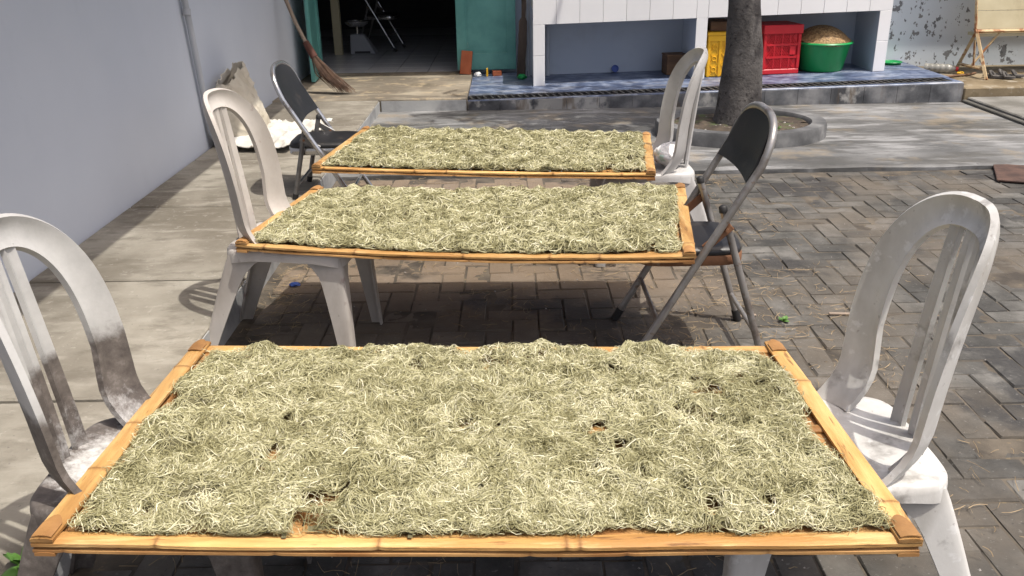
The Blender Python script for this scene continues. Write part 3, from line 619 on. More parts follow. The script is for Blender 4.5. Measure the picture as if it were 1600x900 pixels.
# ------------------------------------------------------------------ folding chairs (front towards local +x)
def arc_frame(F_, B_, T_, w_, r=.085):
    """one bent tube: foot, up, over the top, down to the other foot"""
    p = [(F_[0], -w_, F_[1])]
    for k in range(1, 7): p.append((lerp(F_[0], B_[0], k / 6), -w_, lerp(F_[1], B_[1], k / 6)))
    n = 9; side = []
    for k in range(1, n + 1):
        a = pi / 2 * k / (n + .5); zz = sin(a) ** .76; yy = -w_ * cos(a) ** .76
        side.append((lerp(B_[0], T_[0], zz), yy, lerp(B_[1], T_[1], zz)))
    p += side; full = p + [(x, -y, z) for (x, y, z) in reversed(p)]
    return full
def folding_chair(label, loc, rz, mat_t, F_=(.20, 0), B_=(-.185, .675), T_=(-.235, .815), R_=(-.255, 0), LT=(-.085, .53), zs=.381, seat_tilt=0.0, pad=.055, group='folding chairs with black padding'):
    t = thing('folding_chair', label, 'chair', loc, rz, group)
    w_ = .20; fr = arc_frame(F_, B_, T_, w_)
    part('frame', tube(fr, .0125, 12), mat_t, t, 60)
    for s in (-1, 1):
        lg = part('leg', tube([(R_[0], s * .172, R_[1]), (lerp(R_[0], LT[0], .5), s * .174, lerp(R_[1], LT[1], .5)), (LT[0], s * .176, LT[1])], .0118, 12), 'steel' if mat_t == 'steel' else 'gunmetal', t, 60)
        part('end_cap', tube([(LT[0], s * .176, LT[1] - .004), (LT[0] + .003, s * .176, LT[1] + .014), (LT[0] + .004, s * .176, LT[1] + .019)], [.0135, .0135, .006], 12), 'rubber', lg, 60)
        part('foot_cap', tube([(R_[0], s * .172, R_[1]), (lerp(R_[0], LT[0], .08), s * .172, lerp(R_[1], LT[1], .08))], .0145, 12), 'rubber', lg, 60)
        part('foot_cap', tube([(F_[0], s * w_, F_[1]), (lerp(F_[0], B_[0], .06), s * w_, lerp(F_[1], B_[1], .06))], .0152, 12), 'rubber', t, 60)
        # slotted hinge bracket between leg and frame
        f = .62; bx, bz = lerp(F_[0], B_[0], f), lerp(F_[1], B_[1], f); lx, lz = lerp(R_[0], LT[0], .90), lerp(R_[1], LT[1], .90)
        d = Vector((bx - lx, 0, bz - lz)); n_ = Vector((-d.z, 0, d.x)).normalized() * .014; e = d.normalized() * .012
        A, B2 = Vector((lx, s * .1885, lz)) - e, Vector((bx, s * .1885, bz)) + e; h = Vector((0, .0025, 0))
        br = part('bracket', bev(hexa([A - n_ - h, B2 - n_ - h, B2 - n_ + h, A - n_ + h, A + n_ - h, B2 + n_ - h, B2 + n_ + h, A + n_ + h]), .0015), 'rustpart' if mat_t == 'steel' else 'gunmetal', t)
        for q in (.18, .82):
            c_ = A.lerp(B2, q); part('rivet', tube([c_ + Vector((0, -.009, 0)), c_ + Vector((0, .009, 0))], .006, 8), 'rustpart', br)
    for f, rr in ((.24, .0085),):
        x, z = lerp(F_[0], B_[0], f), lerp(F_[1], B_[1], f); part('crossbar', tube([(x, -w_, z), (x, w_, z)], rr, 8), mat_t, t, 60)
    x, z = lerp(R_[0], LT[0], .2), lerp(R_[1], LT[1], .2); part('crossbar', tube([(x, -.17, z), (x, .17, z)], .0085, 8), 'steel' if mat_t == 'steel' else 'gunmetal', t, 60)
    # seat: steel pan and padded top
    sx0, sx1 = -.175, .175
    def rr_(a, r, n=5):
        c, s = cos(a), sin(a); return (.0 + .178 * r * math.copysign(abs(c) ** (2 / n), c), .158 * r * math.copysign(abs(s) ** (2 / n), s))
    def pan(rings):
        N_ = 44; V, Fc = [], []
        for r, z_ in rings:
            for k in range(N_): x_, y_ = rr_(2 * pi * k / N_, r); V.append((x_, y_, z_ + zs + seat_tilt * x_))
        for i in range(len(rings) - 1):
            for k in range(N_): Fc.append((i * N_ + k, i * N_ + (k + 1) % N_, (i + 1) * N_ + (k + 1) % N_, (i + 1) * N_ + k))
        Fc.append(tuple(range(N_ - 1, -1, -1))); Fc.append(tuple((len(rings) - 1) * N_ + k for k in range(N_))); return V, Fc
    st = part('seat', pan([(.97, -.042), (1.0, -.036), (1.0, -.014), (.985, -.008)]), 'rustpart' if mat_t == 'steel' else 'chrome', t, 45)
    part('seat_pad', pan([(.975, -.0075), (.99, 0), (.96, .012), (.8, .019), (.4, .022), (.05, .022)]), 'vinyl', st, 60)
    # padded back panel hung in the top of the frame
    zb = B_[1] - pad
    def bp(u, v):
        y = (v * 2 - 1); e = 1 - abs(y) ** 3.2 * .0
        top = B_[1] + (T_[1] - B_[1] + .004) * (max(0, 1 - abs(y) ** 2.63)) ** .38; bot = zb + .004 * (1 - y * y)
        z_ = lerp(bot, top - .006, u); f = (z_ - F_[1]) / (B_[1] - F_[1])
        x_ = lerp(F_[0], B_[0], f) if z_ < B_[1] else lerp(B_[0], T_[0], (z_ - B_[1]) / (T_[1] - B_[1]))
        return (x_ - .011 * (1 - y * y) + .004, y * (w_ - .008), z_)
    part('back_pad', shell(bp, 10, 22, .020), 'vinyl', t, 60)
    return t
folding_chair('rusty folding chair with black padded seat and back, by the middle tray', (.58, 2.83, 0), radians(180), 'steel')
fb = folding_chair('black folding chair with shiny chrome frame, rear legs up on the sidewalk', (-.925, 4.475, 0), radians(0), 'chrome',
              F_=(.215, 0.002), B_=(-.155, .62), T_=(-.215, .765), R_=(-.155, ZS + .002), LT=(-.075, .46), zs=.381, pad=.115)
folding_chair('dark metal chair standing inside the dark doorway', (-1.42, 10.45, ZS + .003), radians(-8), 'chrome', group='folding chairs with black padding')

# ------------------------------------------------------------------ bamboo trays
TR_Z = .430
TRAYS = [
    (((-.799, 1.200), (.651, 1.160), (-.772, 1.953), (.634, 1.895)), .006, 'bamboo tray between the grimy dark-seated chair and the clean white chair'),
    (((-.888, 2.703), (.558, 2.520), (-.767, 3.365), (.672, 3.307)), .016, 'bamboo tray between the cream plastic chair and the rusty folding chair'),
    (((-.845, 3.702), (.589, 3.489), (-.740, 4.500), (.679, 4.240)), .005, 'bamboo tray between the chrome folding chair and the towel chair'),
]
def tray(idx, corners, sag, label):
    FL, FR, BL, BR = [Vector((*c, TR_Z)) for c in corners]
    L, D = (FR - FL).length, (BL - FL).length
    ctr = (FL + FR + BL + BR) / 4; ctr.z = TR_Z - .02
    def P(u, v, dz=0.0):
        q = FL.lerp(FR, u).lerp(BL.lerp(BR, u), v); q.z += dz - sag * 4 * u * (1 - u) * (1.25 - .5 * v); return q
    t = thing('bamboo_tray', label, 'tray', ctr, 0, 'bamboo drying trays')
    rnd = random.Random(idx * 13 + 5)
    def bar(along, c0, wd, z0, th, e0, e1, name, mat='bamboo', seed=0, n=26):
        """split-bamboo lath; along 'u' or 'v', c0 = edge offset (m) inward, wd width"""
        ln = L if along == 'u' else D; ot = D if along == 'u' else L
        nodes = [rnd.uniform(.05, .3) + k * rnd.uniform(.24, .33) for k in range(6)]
        V, Fc = [], []; fs_ = [i / n for i in range(n + 1)]; NA = []
        if n > 12:                                              # extra rings at each node
            for q in nodes:
                for d in (-.012, -.005, 0, .005, .012):
                    g = ((q + d) / ln - e0) / (1 - e1 - e0)
                    if 0.01 < g < .99: fs_.append(g)
            fs_.sort(); n = len(fs_) - 1
        for i in range(n + 1):
            f = lerp(e0, 1 - e1, fs_[i]); s = f * ln
            wob = .0022 * mnoise.noise((s * 5, seed * 3.7, idx)); nd = sum(math.exp(-((s - q) / .006) ** 2) for q in nodes)
            w2 = wd * (1 + .13 * mnoise.noise((s * 3, seed, 9 + idx))) + .002 * nd; zz = z0 + .0022 * mnoise.noise((s * 4, seed * 1.3, 4)) + .0018 * nd
            for c_, dz in ((0, -th), (0, -.001), (.25, .0012), (.75, .0012), (1, -.001), (1, -th)):
                g = (c0 + wob + w2 * (c_)) / ot
                u, v = (f, g) if along == 'u' else (g, f)
                V.append(P(u, v, zz + dz) - ctr); NA.append(min(1, sum(math.exp(-((s - q) / .004) ** 2) for q in nodes) + .8 * max(0, 1 - min(f - e0, 1 - e1 - f) * ln / .05) ** 2))
        for i in range(n):
            for k in range(6): Fc.append((i * 6 + k, i * 6 + (k + 1) % 6, (i + 1) * 6 + (k + 1) % 6, (i + 1) * 6 + k))
        Fc += [tuple(range(5, -1, -1)), tuple(n * 6 + k for k in range(6))]
        b_ = part(name, (V, Fc), 'bamboo_v' if (mat == 'bamboo' and along == 'v') else mat, t, 35); b_.data.attributes.new('node', 'FLOAT', 'POINT').data.foreach_set('value', np.array(NA, 'f')); return b_
    W_ = .034
    bar('u', 0, W_, 0.0, .007, 0.0, 0.0, 'frame_bar', seed=1); bar('u', D - W_, W_, 0.0, .007, 0.004, 0.004, 'frame_bar', seed=2)
    for k, c0 in ((3, 0.0), (4, L - .038)):
        b = bar('v', c0, .038, .0085, .0065, 0.0, -.006, 'frame_bar', seed=k, n=20)
        for e in (.004, .93):                                   # darker cut knuckles lying on the lath ends
            def kn(u_, v_):
                a = (v_ * 2 - 1); ff = e + u_ * .075 * (1 - .35 * a * a * (1 if e < .5 else 1)); g = (c0 + .019 + a * .0165) / L
                return P(g, ff, .0095 + .0012 + .0028 * (1 - a * a)) - ctr
            part('lath_end', shell(kn, 5, 6, .0022), 'bamboo_end', b, 60)
    # lower laths of the sandwich
    bar('u', .001, .031, -.013, .006, 0.0, 0.002, 'lower_bar', 'bamboo_dark', 5); bar('u', D - W_, .031, -.013, .006, 0.0, 0.0, 'lower_bar', 'bamboo_dark', 6)
    bar('v', .002, .034, -.0195, .006, 0.0, 0.0, 'lower_bar', 'bamboo_dark', 7); bar('v', L - .036, .034, -.0195, .006, 0.0, 0.0, 'lower_bar', 'bamboo_dark', 8)
    bar('u', D * .47, .026, .0015, .005, .02, .02, 'middle_lath', 'bamboo', 9)
    # lattice
    nx, ny = 30, 12
    for k in range(nx):
        f = (k + .5) / nx; bar('v', f * L - .0235 + rnd.uniform(-.001, .001), .0445, -.0095, .0016, .006, .006, 'lattice_slat', 'bamboo_dark', 20 + k, 6)
    for k in range(ny):
        f = (k + .7) / (ny + .5); bar('u', f * D - .019, .040, -.0068, .0018, .004, .004, 'lattice_slat', 'bamboo_dark', 60 + k, 10)
    return P, L, D
TP = [tray(i, *a) for i, a in enumerate(TRAYS)]

# ------------------------------------------------------------------ heaps of dried fibre on the trays
def vnoise(x, y, seed):
    r = np.random.default_rng(seed); tb = r.uniform(0, 1, (64, 64))
    xi = np.floor(x).astype(int); yi = np.floor(y).astype(int); fx = x - xi; fy = y - yi
    fx = fx * fx * (3 - 2 * fx); fy = fy * fy * (3 - 2 * fy); g = lambda a, b: tb[a % 64, b % 64]
    return (g(xi, yi) * (1 - fx) + g(xi + 1, yi) * fx) * (1 - fy) + (g(xi, yi + 1) * (1 - fx) + g(xi + 1, yi + 1) * fx) * fy
def fibre(idx, N, M_, wid, label):
    P, L, D = TP[idx]; r = np.random.default_rng(100 + idx)
    corners, sag = TRAYS[idx][0], TRAYS[idx][1]
    FL, FR, BL, BR = [np.array(c) for c in corners]
    def hf(x, y):
        h = .011 * vnoise(x * 13, y * 17, idx) ** 1.3 + .023 * vnoise(x * 29, y * 36, idx + 9) ** 1.8 + .005 * vnoise(x * 70, y * 70, idx + 19)
        return h + .004 * vnoise(x * 4, y * 4, idx + 29)
    mx, my0, my1 = (.048, .036, .038) if idx == 0 else (.038, .022, .026)
    def edge(x, y):       # signed distance inside the heap outline (uneven border)
        w = (.044 if idx == 0 else .016) * (vnoise(x * 11 + 7, y * 11, idx + 40) - .52) + .016 * (vnoise(x * 24, y * 24, idx + 41) - .5)
        return np.minimum(np.minimum(x - mx, L - mx - x), np.minimum(y - my0, D - my1 - y)) - w
    def hole(x, y): return vnoise(x * 30 + 3, y * 38, idx + 50) * .72 + vnoise(x * 6, y * 6, idx + 51) * .28 + .07 * np.exp(-((y - D * .47 - .013) / .012) ** 2)
    HT = (.80, .85, .86)[idx]
    def to_world(x, y, z):
        u = x / L; v = y / D
        Q = (FL[None] * (1 - u)[:, None] + FR[None] * u[:, None]) * (1 - v)[:, None] + (BL[None] * (1 - u)[:, None] + BR[None] * u[:, None]) * v[:, None]
        zz = TR_Z + z - sag * 4 * u * (1 - u) * (1.25 - .5 * v)
        return np.column_stack([Q, zz])
    # tufts give the strands a common swirl
    K = 1150; tx, ty = r.uniform(0, L, K), r.uniform(0, D, K); th_ = r.uniform(0, 2 * pi, K); kap = r.normal(0, 26, K); tsh = r.normal(0, .10, K)
    N2 = int(N * 1.25); ti = r.integers(0, K, N2)
    x0 = tx[ti] + r.normal(0, .019, N2); y0 = ty[ti] + r.normal(0, .016, N2)
    ok = (edge(x0, y0) > .004) & (hole(x0, y0) < HT); x0, y0, ti = x0[ok][:N], y0[ok][:N], ti[ok][:N]; n = len(x0)
    ln = r.uniform(.03, .085, n); ds = ln / (M_ - 1)
    th = th_[ti] + r.normal(0, .30, n); kp = kap[ti] + r.normal(0, 18, n); am = r.uniform(0, 1.3, n); ph = r.uniform(0, 6.28, n); fr = r.uniform(50, 150, n)
    X = np.zeros((n, M_)); Y = np.zeros((n, M_)); X[:, 0], Y[:, 0] = x0, y0; H = np.zeros((n, M_)); H[:, 0] = th
    for k in range(1, M_):
        hd = th + kp * ds * k + am * np.sin(fr * ds * k + ph); H[:, k] = hd
        X[:, k] = X[:, k - 1] + np.cos(hd) * ds; Y[:, k] = Y[:, k - 1] + np.sin(hd) * ds
    sh = (X.mean(1) - x0)[:, None]; X -= sh; sh = (Y.mean(1) - y0)[:, None]; Y -= sh
    hm = hole(X.ravel(), Y.ravel()).reshape(n, M_).max(1); em = edge(X.ravel(), Y.ravel()).reshape(n, M_).min(1); rj = r.uniform(0, 1, n)
    kk = ((hm < HT + .03) | (rj > .80)) & ((em > -.006) | ((rj > .90) & (em > -.02)))
    X, Y, H, ti, ph, th, x0, y0 = X[kk], Y[kk], H[kk], ti[kk], ph[kk], th[kk], x0[kk], y0[kk]; n = len(X)
    # strays pulled back inside the frame
    X = np.clip(X, .030, L - .030); Y = np.clip(Y, .020, D - .020)
    ed = edge(X.ravel(), Y.ravel()).reshape(n, M_)
    lay = r.uniform(0, 1, n) ** 1.3
    Z = hf(X.ravel(), Y.ravel()).reshape(n, M_) * np.clip(ed / .03 + .35, .2, 1) + .002 + .0065 * lay[:, None]
    Z += .0028 * np.sin(np.arange(M_)[None] * r.uniform(.4, 1.4, n)[:, None] + ph[:, None]) + .0105 * np.clip(-ed / .01, 0, .6)
    e_ = np.abs(np.linspace(-1, 1, M_))[None]; Z -= .006 * e_ ** 2 * r.uniform(-.6, 1, n)[:, None]
    Z = np.maximum(Z, .0045)
    w_ = wid * r.uniform(.6, 1.35, n)[:, None] * (1 - .45 * e_ ** 3); roll = r.uniform(-.9, .9, n)[:, None]
    nx_, ny_ = -np.sin(H) * np.cos(roll), np.cos(H) * np.cos(roll); nz_ = np.sin(roll) * np.ones_like(H)
    A = np.stack([X + nx_ * w_ / 2, Y + ny_ * w_ / 2, Z + nz_ * w_ / 2], -1); B = np.stack([X - nx_ * w_ / 2, Y - ny_ * w_ / 2, Z - nz_ * w_ / 2], -1)
    VV = np.stack([A, B], 2).reshape(-1, 3)                       # n, M, 2
    VW = to_world(VV[:, 0], VV[:, 1], VV[:, 2])
    base = (np.arange(n) * M_ * 2)[:, None] + (np.arange(M_ - 1) * 2)[None]
    q = np.stack([base, base + 2, base + 3, base + 1], -1).reshape(-1, 4)
    lng = r.uniform(0, 1, n) > .94
    shade = np.clip(.46 + tsh[ti] + r.normal(0, .17, n) + .16 * (lay - .5) + lng * .38, 0, 1)  # strands higher in the heap tinted lighter, as if catching more light
    shv = np.repeat(shade, M_ * 2)
    # under-layer, coloured dark to stand in for shade in the crevices
    gx, gy = int(L / .008), int(D / .008); U, W2 = np.meshgrid(np.linspace(0, L, gx), np.linspace(0, D, gy), indexing='ij')
    ux, uy = U.ravel(), W2.ravel(); ue = edge(ux, uy)
    uz = np.maximum(hf(ux, uy) * np.clip(ue / .03 + .2, .1, 1) - .001, .003)
    UW = to_world(ux, uy, uz); okc = ((ue > .004) & (hole(ux, uy) < HT - .03)).reshape(gx, gy)
    c4 = okc[:-1, :-1] & okc[1:, :-1] & okc[1:, 1:] & okc[:-1, 1:]; I, J = np.nonzero(c4); n0 = len(VW)
    uq = np.stack([I * gy + J, (I + 1) * gy + J, (I + 1) * gy + J + 1, I * gy + J + 1], -1) + n0
    AV = np.vstack([VW, UW]); AQ = np.vstack([q, uq]); nq = len(AQ)
    me = bpy.data.meshes.new('dried_fibre'); me.vertices.add(len(AV)); me.vertices.foreach_set('co', AV.astype('f').ravel())
    me.loops.add(nq * 4); me.loops.foreach_set('vertex_index', AQ.astype('i').ravel()); me.polygons.add(nq)
    me.polygons.foreach_set('loop_start', np.arange(nq, dtype='i') * 4); me.polygons.foreach_set('loop_total', np.full(nq, 4, 'i'))
    me.materials.append(MT['strand']); me.materials.append(MT['mat_under'])
    mi = np.zeros(nq, 'i'); mi[len(q):] = 1; me.polygons.foreach_set('material_index', mi)
    me.update(); me.validate()
    at = me.attributes.new('shade', 'FLOAT', 'POINT'); at.data.foreach_set('value', np.concatenate([shv, np.zeros(len(UW))]).astype('f'))
    me.shade_smooth()
    tag(obj('dried_fibre', me), label, 'dried fibre', 'layers of fibre drying on trays', 'stuff')
fibre(0, 90000, 10, .00132, 'pale green curly fibre spread on the tray between grimy and white chairs')
fibre(1, 42000, 7, .0019, 'pale green curly fibre on the tray by the rusty folding chair')
fibre(2, 36000, 6, .0022, 'pale green curly fibre on the tray by the chrome folding chair')

# ------------------------------------------------------------------ things along the left wall
def crumple(fn, nu, nv, amp, f1, th, seed):
    def g(u, v):
        p = Vector(fn(u, v)); q = p * f1 + Vector((seed, seed * 2, 0))
        n1 = mnoise.noise_vector(q) * amp + mnoise.noise_vector(q * 2.7) * amp * .45
        rg = (1 - abs(mnoise.noise(q * 1.6))) ** 3 * amp * .8
        return p + n1 + Vector((0, 0, rg))
    return shell(g, nu, nv, th)
us = thing('upright_sack', 'crumpled dirty cream woven sack standing against the house wall', 'sack', (-1.73, 5.78, ZS))
def sack_up(u, v):
    a = 2 * pi * u; h = v; ca, sa = cos(a), sin(a); n = 3.6
    c_ = Vector((-.055 * h, .015 * h, 0)); rx, ry = lerp(.135, .035, h ** 1.4), .27 * (1 - .16 * h ** 2)
    top = .40 + .05 * sa + .035 * mnoise.noise((sa * 3.2, .4, 3)) + .02 * mnoise.noise((sa * 9, 2.4, 3))
    p = c_ + Vector((rx * math.copysign(abs(ca) ** (2 / n), ca), ry * math.copysign(abs(sa) ** (2 / n), sa), .012 + h * top))
    q = Vector((p.x * 6, p.y * 5, p.z * 4)); d = mnoise.noise_vector(q) * .018
    rg = (1 - abs(mnoise.noise(Vector((p.x * 9, p.y * 11 + p.z * 6, p.z * 4))))) ** 6 * .016 + (1 - abs(mnoise.noise(Vector((p.x * 9, p.y * 9 - p.z * 12, p.z * 9 + 3))))) ** 8 * .012
    nrm = Vector((ca, sa * .5, 0))
    return p + (d + nrm * (rg - .006)) * (.2 + .8 * min(1, h * 5))
part('bag', shell(sack_up, 84, 56, .004), 'sack', us, 75)
fs = thing('flat_sack', 'flattened white woven sack lying on the sidewalk behind the cream chair', 'sack', (-1.47, 5.72, ZS + .012))
def fsk(u, v):
    a, b, c_, d = Vector((-.30, -.35, 0)), Vector((.12, -.40, 0)), Vector((.27, .33, 0)), Vector((-.20, .42, 0))
    p = a.lerp(b, u).lerp(d.lerp(c_, u), v); e = min(u, 1 - u, v, 1 - v); q = Vector((p.x * 13, p.y * 13, 4))
    p += Vector((.02 * mnoise.noise((v * 7, 1, 2)), .02 * mnoise.noise((u * 7, 5, 2)), 0))
    p.z = .014 + .020 * (1 - abs(mnoise.noise(Vector((p.x * 10 + p.y * 3, p.y * 5, 2))))) ** 5 + .014 * (1 - abs(mnoise.noise(Vector((p.x * 6 - p.y * 9, p.y * 14, 7))))) ** 6 + .014 * mnoise.noise(Vector((p.x * 5, p.y * 5, 1))) + .02 * min(1, e * 7) + (.03 * max(0, u - .72) / .28 * max(0, v - .5) * 2); return p
part('cloth', shell(fsk, 64, 84, .005), 'sack_white', fs, 75)
V, Fc = [], []
for k in range(46):                                             # frayed threads on the open end
    p = Vector(fsk(1.0, random.uniform(.0, .95))); d = Vector((random.uniform(.02, .06), random.uniform(-.03, .01), -.012)); n0 = len(V)
    V += [p, p + Vector((0, .0025, 0)), p + d]; Fc.append((n0, n0 + 1, n0 + 2))
part('frayed_threads', (V, Fc), 'sack_white', fs)['kind'] = 'stuff'

bt = thing('broom', 'stick broom with dark brown bristles leaning beside the doorway', 'broom', (-1.31, 7.42, ZS))
P0, P1, P2, P3 = Vector((-1.875, 7.56, 1.08)), Vector((-1.79, 7.55, .86)), Vector((-1.655, 7.51, .53)), Vector((-1.60, 7.49, .43))
wpart('stick', tube([P0, P1, P1.lerp(P2, .5) + Vector((-.008, 0, 0)), P2, P3], [.016, .0165, .0155, .016, .015], 10), 'stick', bt, 60)
wpart('binding', join(tube([P2 + Vector((-.004, 0, .01)), P2.lerp(P3, .5), P3 + Vector((.006, 0, -.012))], [.026, .030, .032], 12)), 'binding', bt, 60)
gs = []
for k in range(150):
    a, rr = random.uniform(0, 6.28), sqrt(random.random()); s_ = Vector((cos(a) * rr * .022, sin(a) * rr * .022, random.uniform(-.01, .01)))
    e = Vector((-1.40 + cos(a) * rr * .06 + random.uniform(-.03, .095), 7.42 + sin(a) * rr * .05, ZS + .01 + abs(random.gauss(0, .022)) + .05 * max(0, -cos(a)) * rr))
    mid = P3.lerp(e, .5) + s_ * 1.8 + Vector((-.02, 0, -.012)); gs.append(tube([P3 + s_, mid, e], [.0026, .0022, .0011], 4))
wpart('bristles', join(*gs), 'bristle', bt)['kind'] = 'stuff'

# ------------------------------------------------------------------ doorway: brick, rubbish, scale, sticks
bk = thing('leaning_brick', 'thin red brick leaning upright against the teal door', 'brick', (-.40, 8.40, ZS + .003))
part('block', bev(box(-.052, .052, -.015, .015, .0, .215), .003), 'brick', bk, None, (0, 0, 0), (radians(-17), radians(5), radians(-4)))
def lump(r, seed, sq=(1, 1, .7), n=16):
    def fn(u, v):
        a, b = 2 * pi * u, pi * v; p = Vector((sin(b) * cos(a), sin(b) * sin(a), cos(b))); k = 1 + .35 * mnoise.noise(p * 1.8 + Vector((seed, 0, 0))) + .15 * mnoise.noise(p * 4 + Vector((seed, 0, 0)))
        return (p.x * r * k * sq[0], p.y * r * k * sq[1], p.z * r * k * sq[2] + r * sq[2] * .9)
    return grid(fn, n, n // 2)
tag(part('crumpled_paper', lump(.028, 3, (1.3, 1, .8)), 'paper', None, 40, (-.285, 8.36, zp(-.28)), (0, 0, 0)), 'crumpled white paper lying under the teal door', 'paper')
tag(part('yellow_strip', bev(box(-.062, -.048, -.02, .02, 0, .075), .002), 'yellow', None, None, (-.14, 8.36, zp(-.14)), (0, 0, -.1)), 'small upright yellow strip under the teal door', 'strip')
tag(part('brick_piece', bev(box(-.042, .042, -.03, .03, 0, .045), .004), 'brick', None, None, (-.105, 8.40, zp(-.1)), (0, 0, .15)), 'broken orange brick piece under the teal door', 'brick')
tag(part('green_rag', lump(.035, 8, (1.2, 1, .7)), 'green', None, 40, (.125, 8.12, zp(.12)), (0, 0, 0)), 'small dark green rag beside the counter end', 'rag')
pk = thing('old_plank', 'dark weathered wooden plank standing between the teal door and counter', 'plank', (.125, 8.27, zp(.1)))
def plk(u, v):
    z = lerp(.0, 1.5, u); w_ = .038 if z < .5 else .018
    return (lerp(-.01, .045, z / 1.0) + (v - .5) * 2 * w_ * (1 + .25 * mnoise.noise((z * 9, v * 3, 1))), .006 * mnoise.noise((z * 8, v * 6, 4)), z)
part('board', shell(plk, 40, 4, .022), 'plank', pk)
for i, (x, r_) in enumerate(((.166, .010), (.19, .008))):
    tag(part('thin_pole', tube([(x, 8.30, zp(x)), (x + .004, 8.31, .7), (x + .008, 8.325, 1.5)], r_, 8), 'pipe', None, 60), ['slim grey pole standing beside the dark weathered plank', 'thinner grey pole standing against the counter end'][i], 'pole')
wsx = thing('weighing_scale', 'grey weighing scale with a round pan inside the dark doorway', 'scale', (-1.60, 10.12, ZS + .003))
part('housing', bev(hexa([(-.13, -.11, 0), (.15, -.11, 0), (.15, .11, 0), (-.13, .11, 0), (-.13, -.05, .21), (.02, -.05, .21), (.02, .05, .21), (-.13, .05, .21)]), .01), 'scale_grey', wsx)
part('name_plate', hexa([(-.08, -.112, .012), (.09, -.112, .012), (.09, -.108, .012), (-.08, -.108, .012), (-.08, -.104, .034), (.09, -.104, .034), (.09, -.100, .034), (-.08, -.100, .034)]), 'dark', wsx)
part('post', tube([(-.055, 0, .2), (-.055, 0, .29)], .016, 10), 'chrome', wsx, 60)
part('pan', [*lathe([(.0, .285), (.08, .288), (.125, .32), (.13, .345), (.124, .345), (.115, .32), (.07, .296), (.0, .294)], 24, -.055, 0)], 'chrome', wsx, 60)

# ------------------------------------------------------------------ goods under the counter
def crate_red():
    x0, z = 2.345, zp(2.35)
    t = thing('red_crate', 'red plastic crate with lattice sides under the white counter', 'crate', (x0, 8.02, z + .001), radians(8))
    w_, d, h, th = .17, .165, .415, .010
    part('rim', join(*[bev(b, .004) for b in (box(-w_ - .008, w_ + .008, -d - .008, -d + .012, h - .075, h), box(-w_ - .008, w_ + .008, d - .012, d + .008, h - .075, h), box(-w_ - .008, -w_ + .012, -d + .0125, d - .0125, h - .075, h), box(w_ - .012, w_ + .008, -d + .0125, d - .0125, h - .075, h), box(-w_ + .0125, w_ - .0125, -d + .0125, d - .0125, h - .012, h - .002))]), 'red', t)
    part('base', bev(box(-w_, w_, -d, d, 0, .045), .006), 'red', t)
    part('lining', join(box(-w_ + .015, w_ - .015, -d + .015, d - .015, .0455, h - .076)), 'red', t)
    for sx in (-1, 1):
        for sy in (-1, 1):
            part('corner_post', bev(box(min(sx * w_, sx * (w_ - .03)), max(sx * w_, sx * (w_ - .03)), min(sy * d, sy * (d - .03)), max(sy * d, sy * (d - .03)), .0455, h - .0755), .005), 'red', t)
    for face in range(4):
        g = []; W2 = w_ if face % 2 == 0 else d; D2 = d if face % 2 == 0 else w_; x_in = W2 - .031
        for z_ in (.135, .24): g.append(box(-x_in, x_in, -D2 + .001, -D2 + .013, z_, z_ + .018))
        for k in (-.5, 0, .5): g.append(box(k * x_in * 1.0 - .0045, k * x_in + .0045, -D2 + .002, -D2 + .012, .046, h - .076))
        for zz0, zz1 in ((.046, .135), (.153, .24), (.258, h - .076)):
            n = 13; hh = zz1 - zz0
            for k in range(-3, n):
                for s in (-1, 1):
                    a = -x_in + k * (2 * x_in / n); b = a + hh * .8
                    pa, pb = (a, zz0), (b, zz1)
                    if s < 0: pa, pb = (-a, zz0), (-b, zz1)
                    if max(abs(pa[0]), abs(pb[0])) > x_in: continue
                    g.append(hexa([(pa[0] - .003, -D2 + .004, pa[1]), (pa[0] + .003, -D2 + .004, pa[1]), (pa[0] + .003, -D2 + .009, pa[1]), (pa[0] - .003, -D2 + .009, pa[1]), (pb[0] - .003, -D2 + .004, pb[1]), (pb[0] + .003, -D2 + .004, pb[1]), (pb[0] + .003, -D2 + .009, pb[1]), (pb[0] - .003, -D2 + .009, pb[1])]))
        part('lattice_side', xf(join(*g), Matrix.Rotation(face * pi / 2, 4, 'Z')), 'red', t)
    part('card', box(.07, .12, -d - .003, -d - .0005, .165, .235), 'red', t)
crate_red()
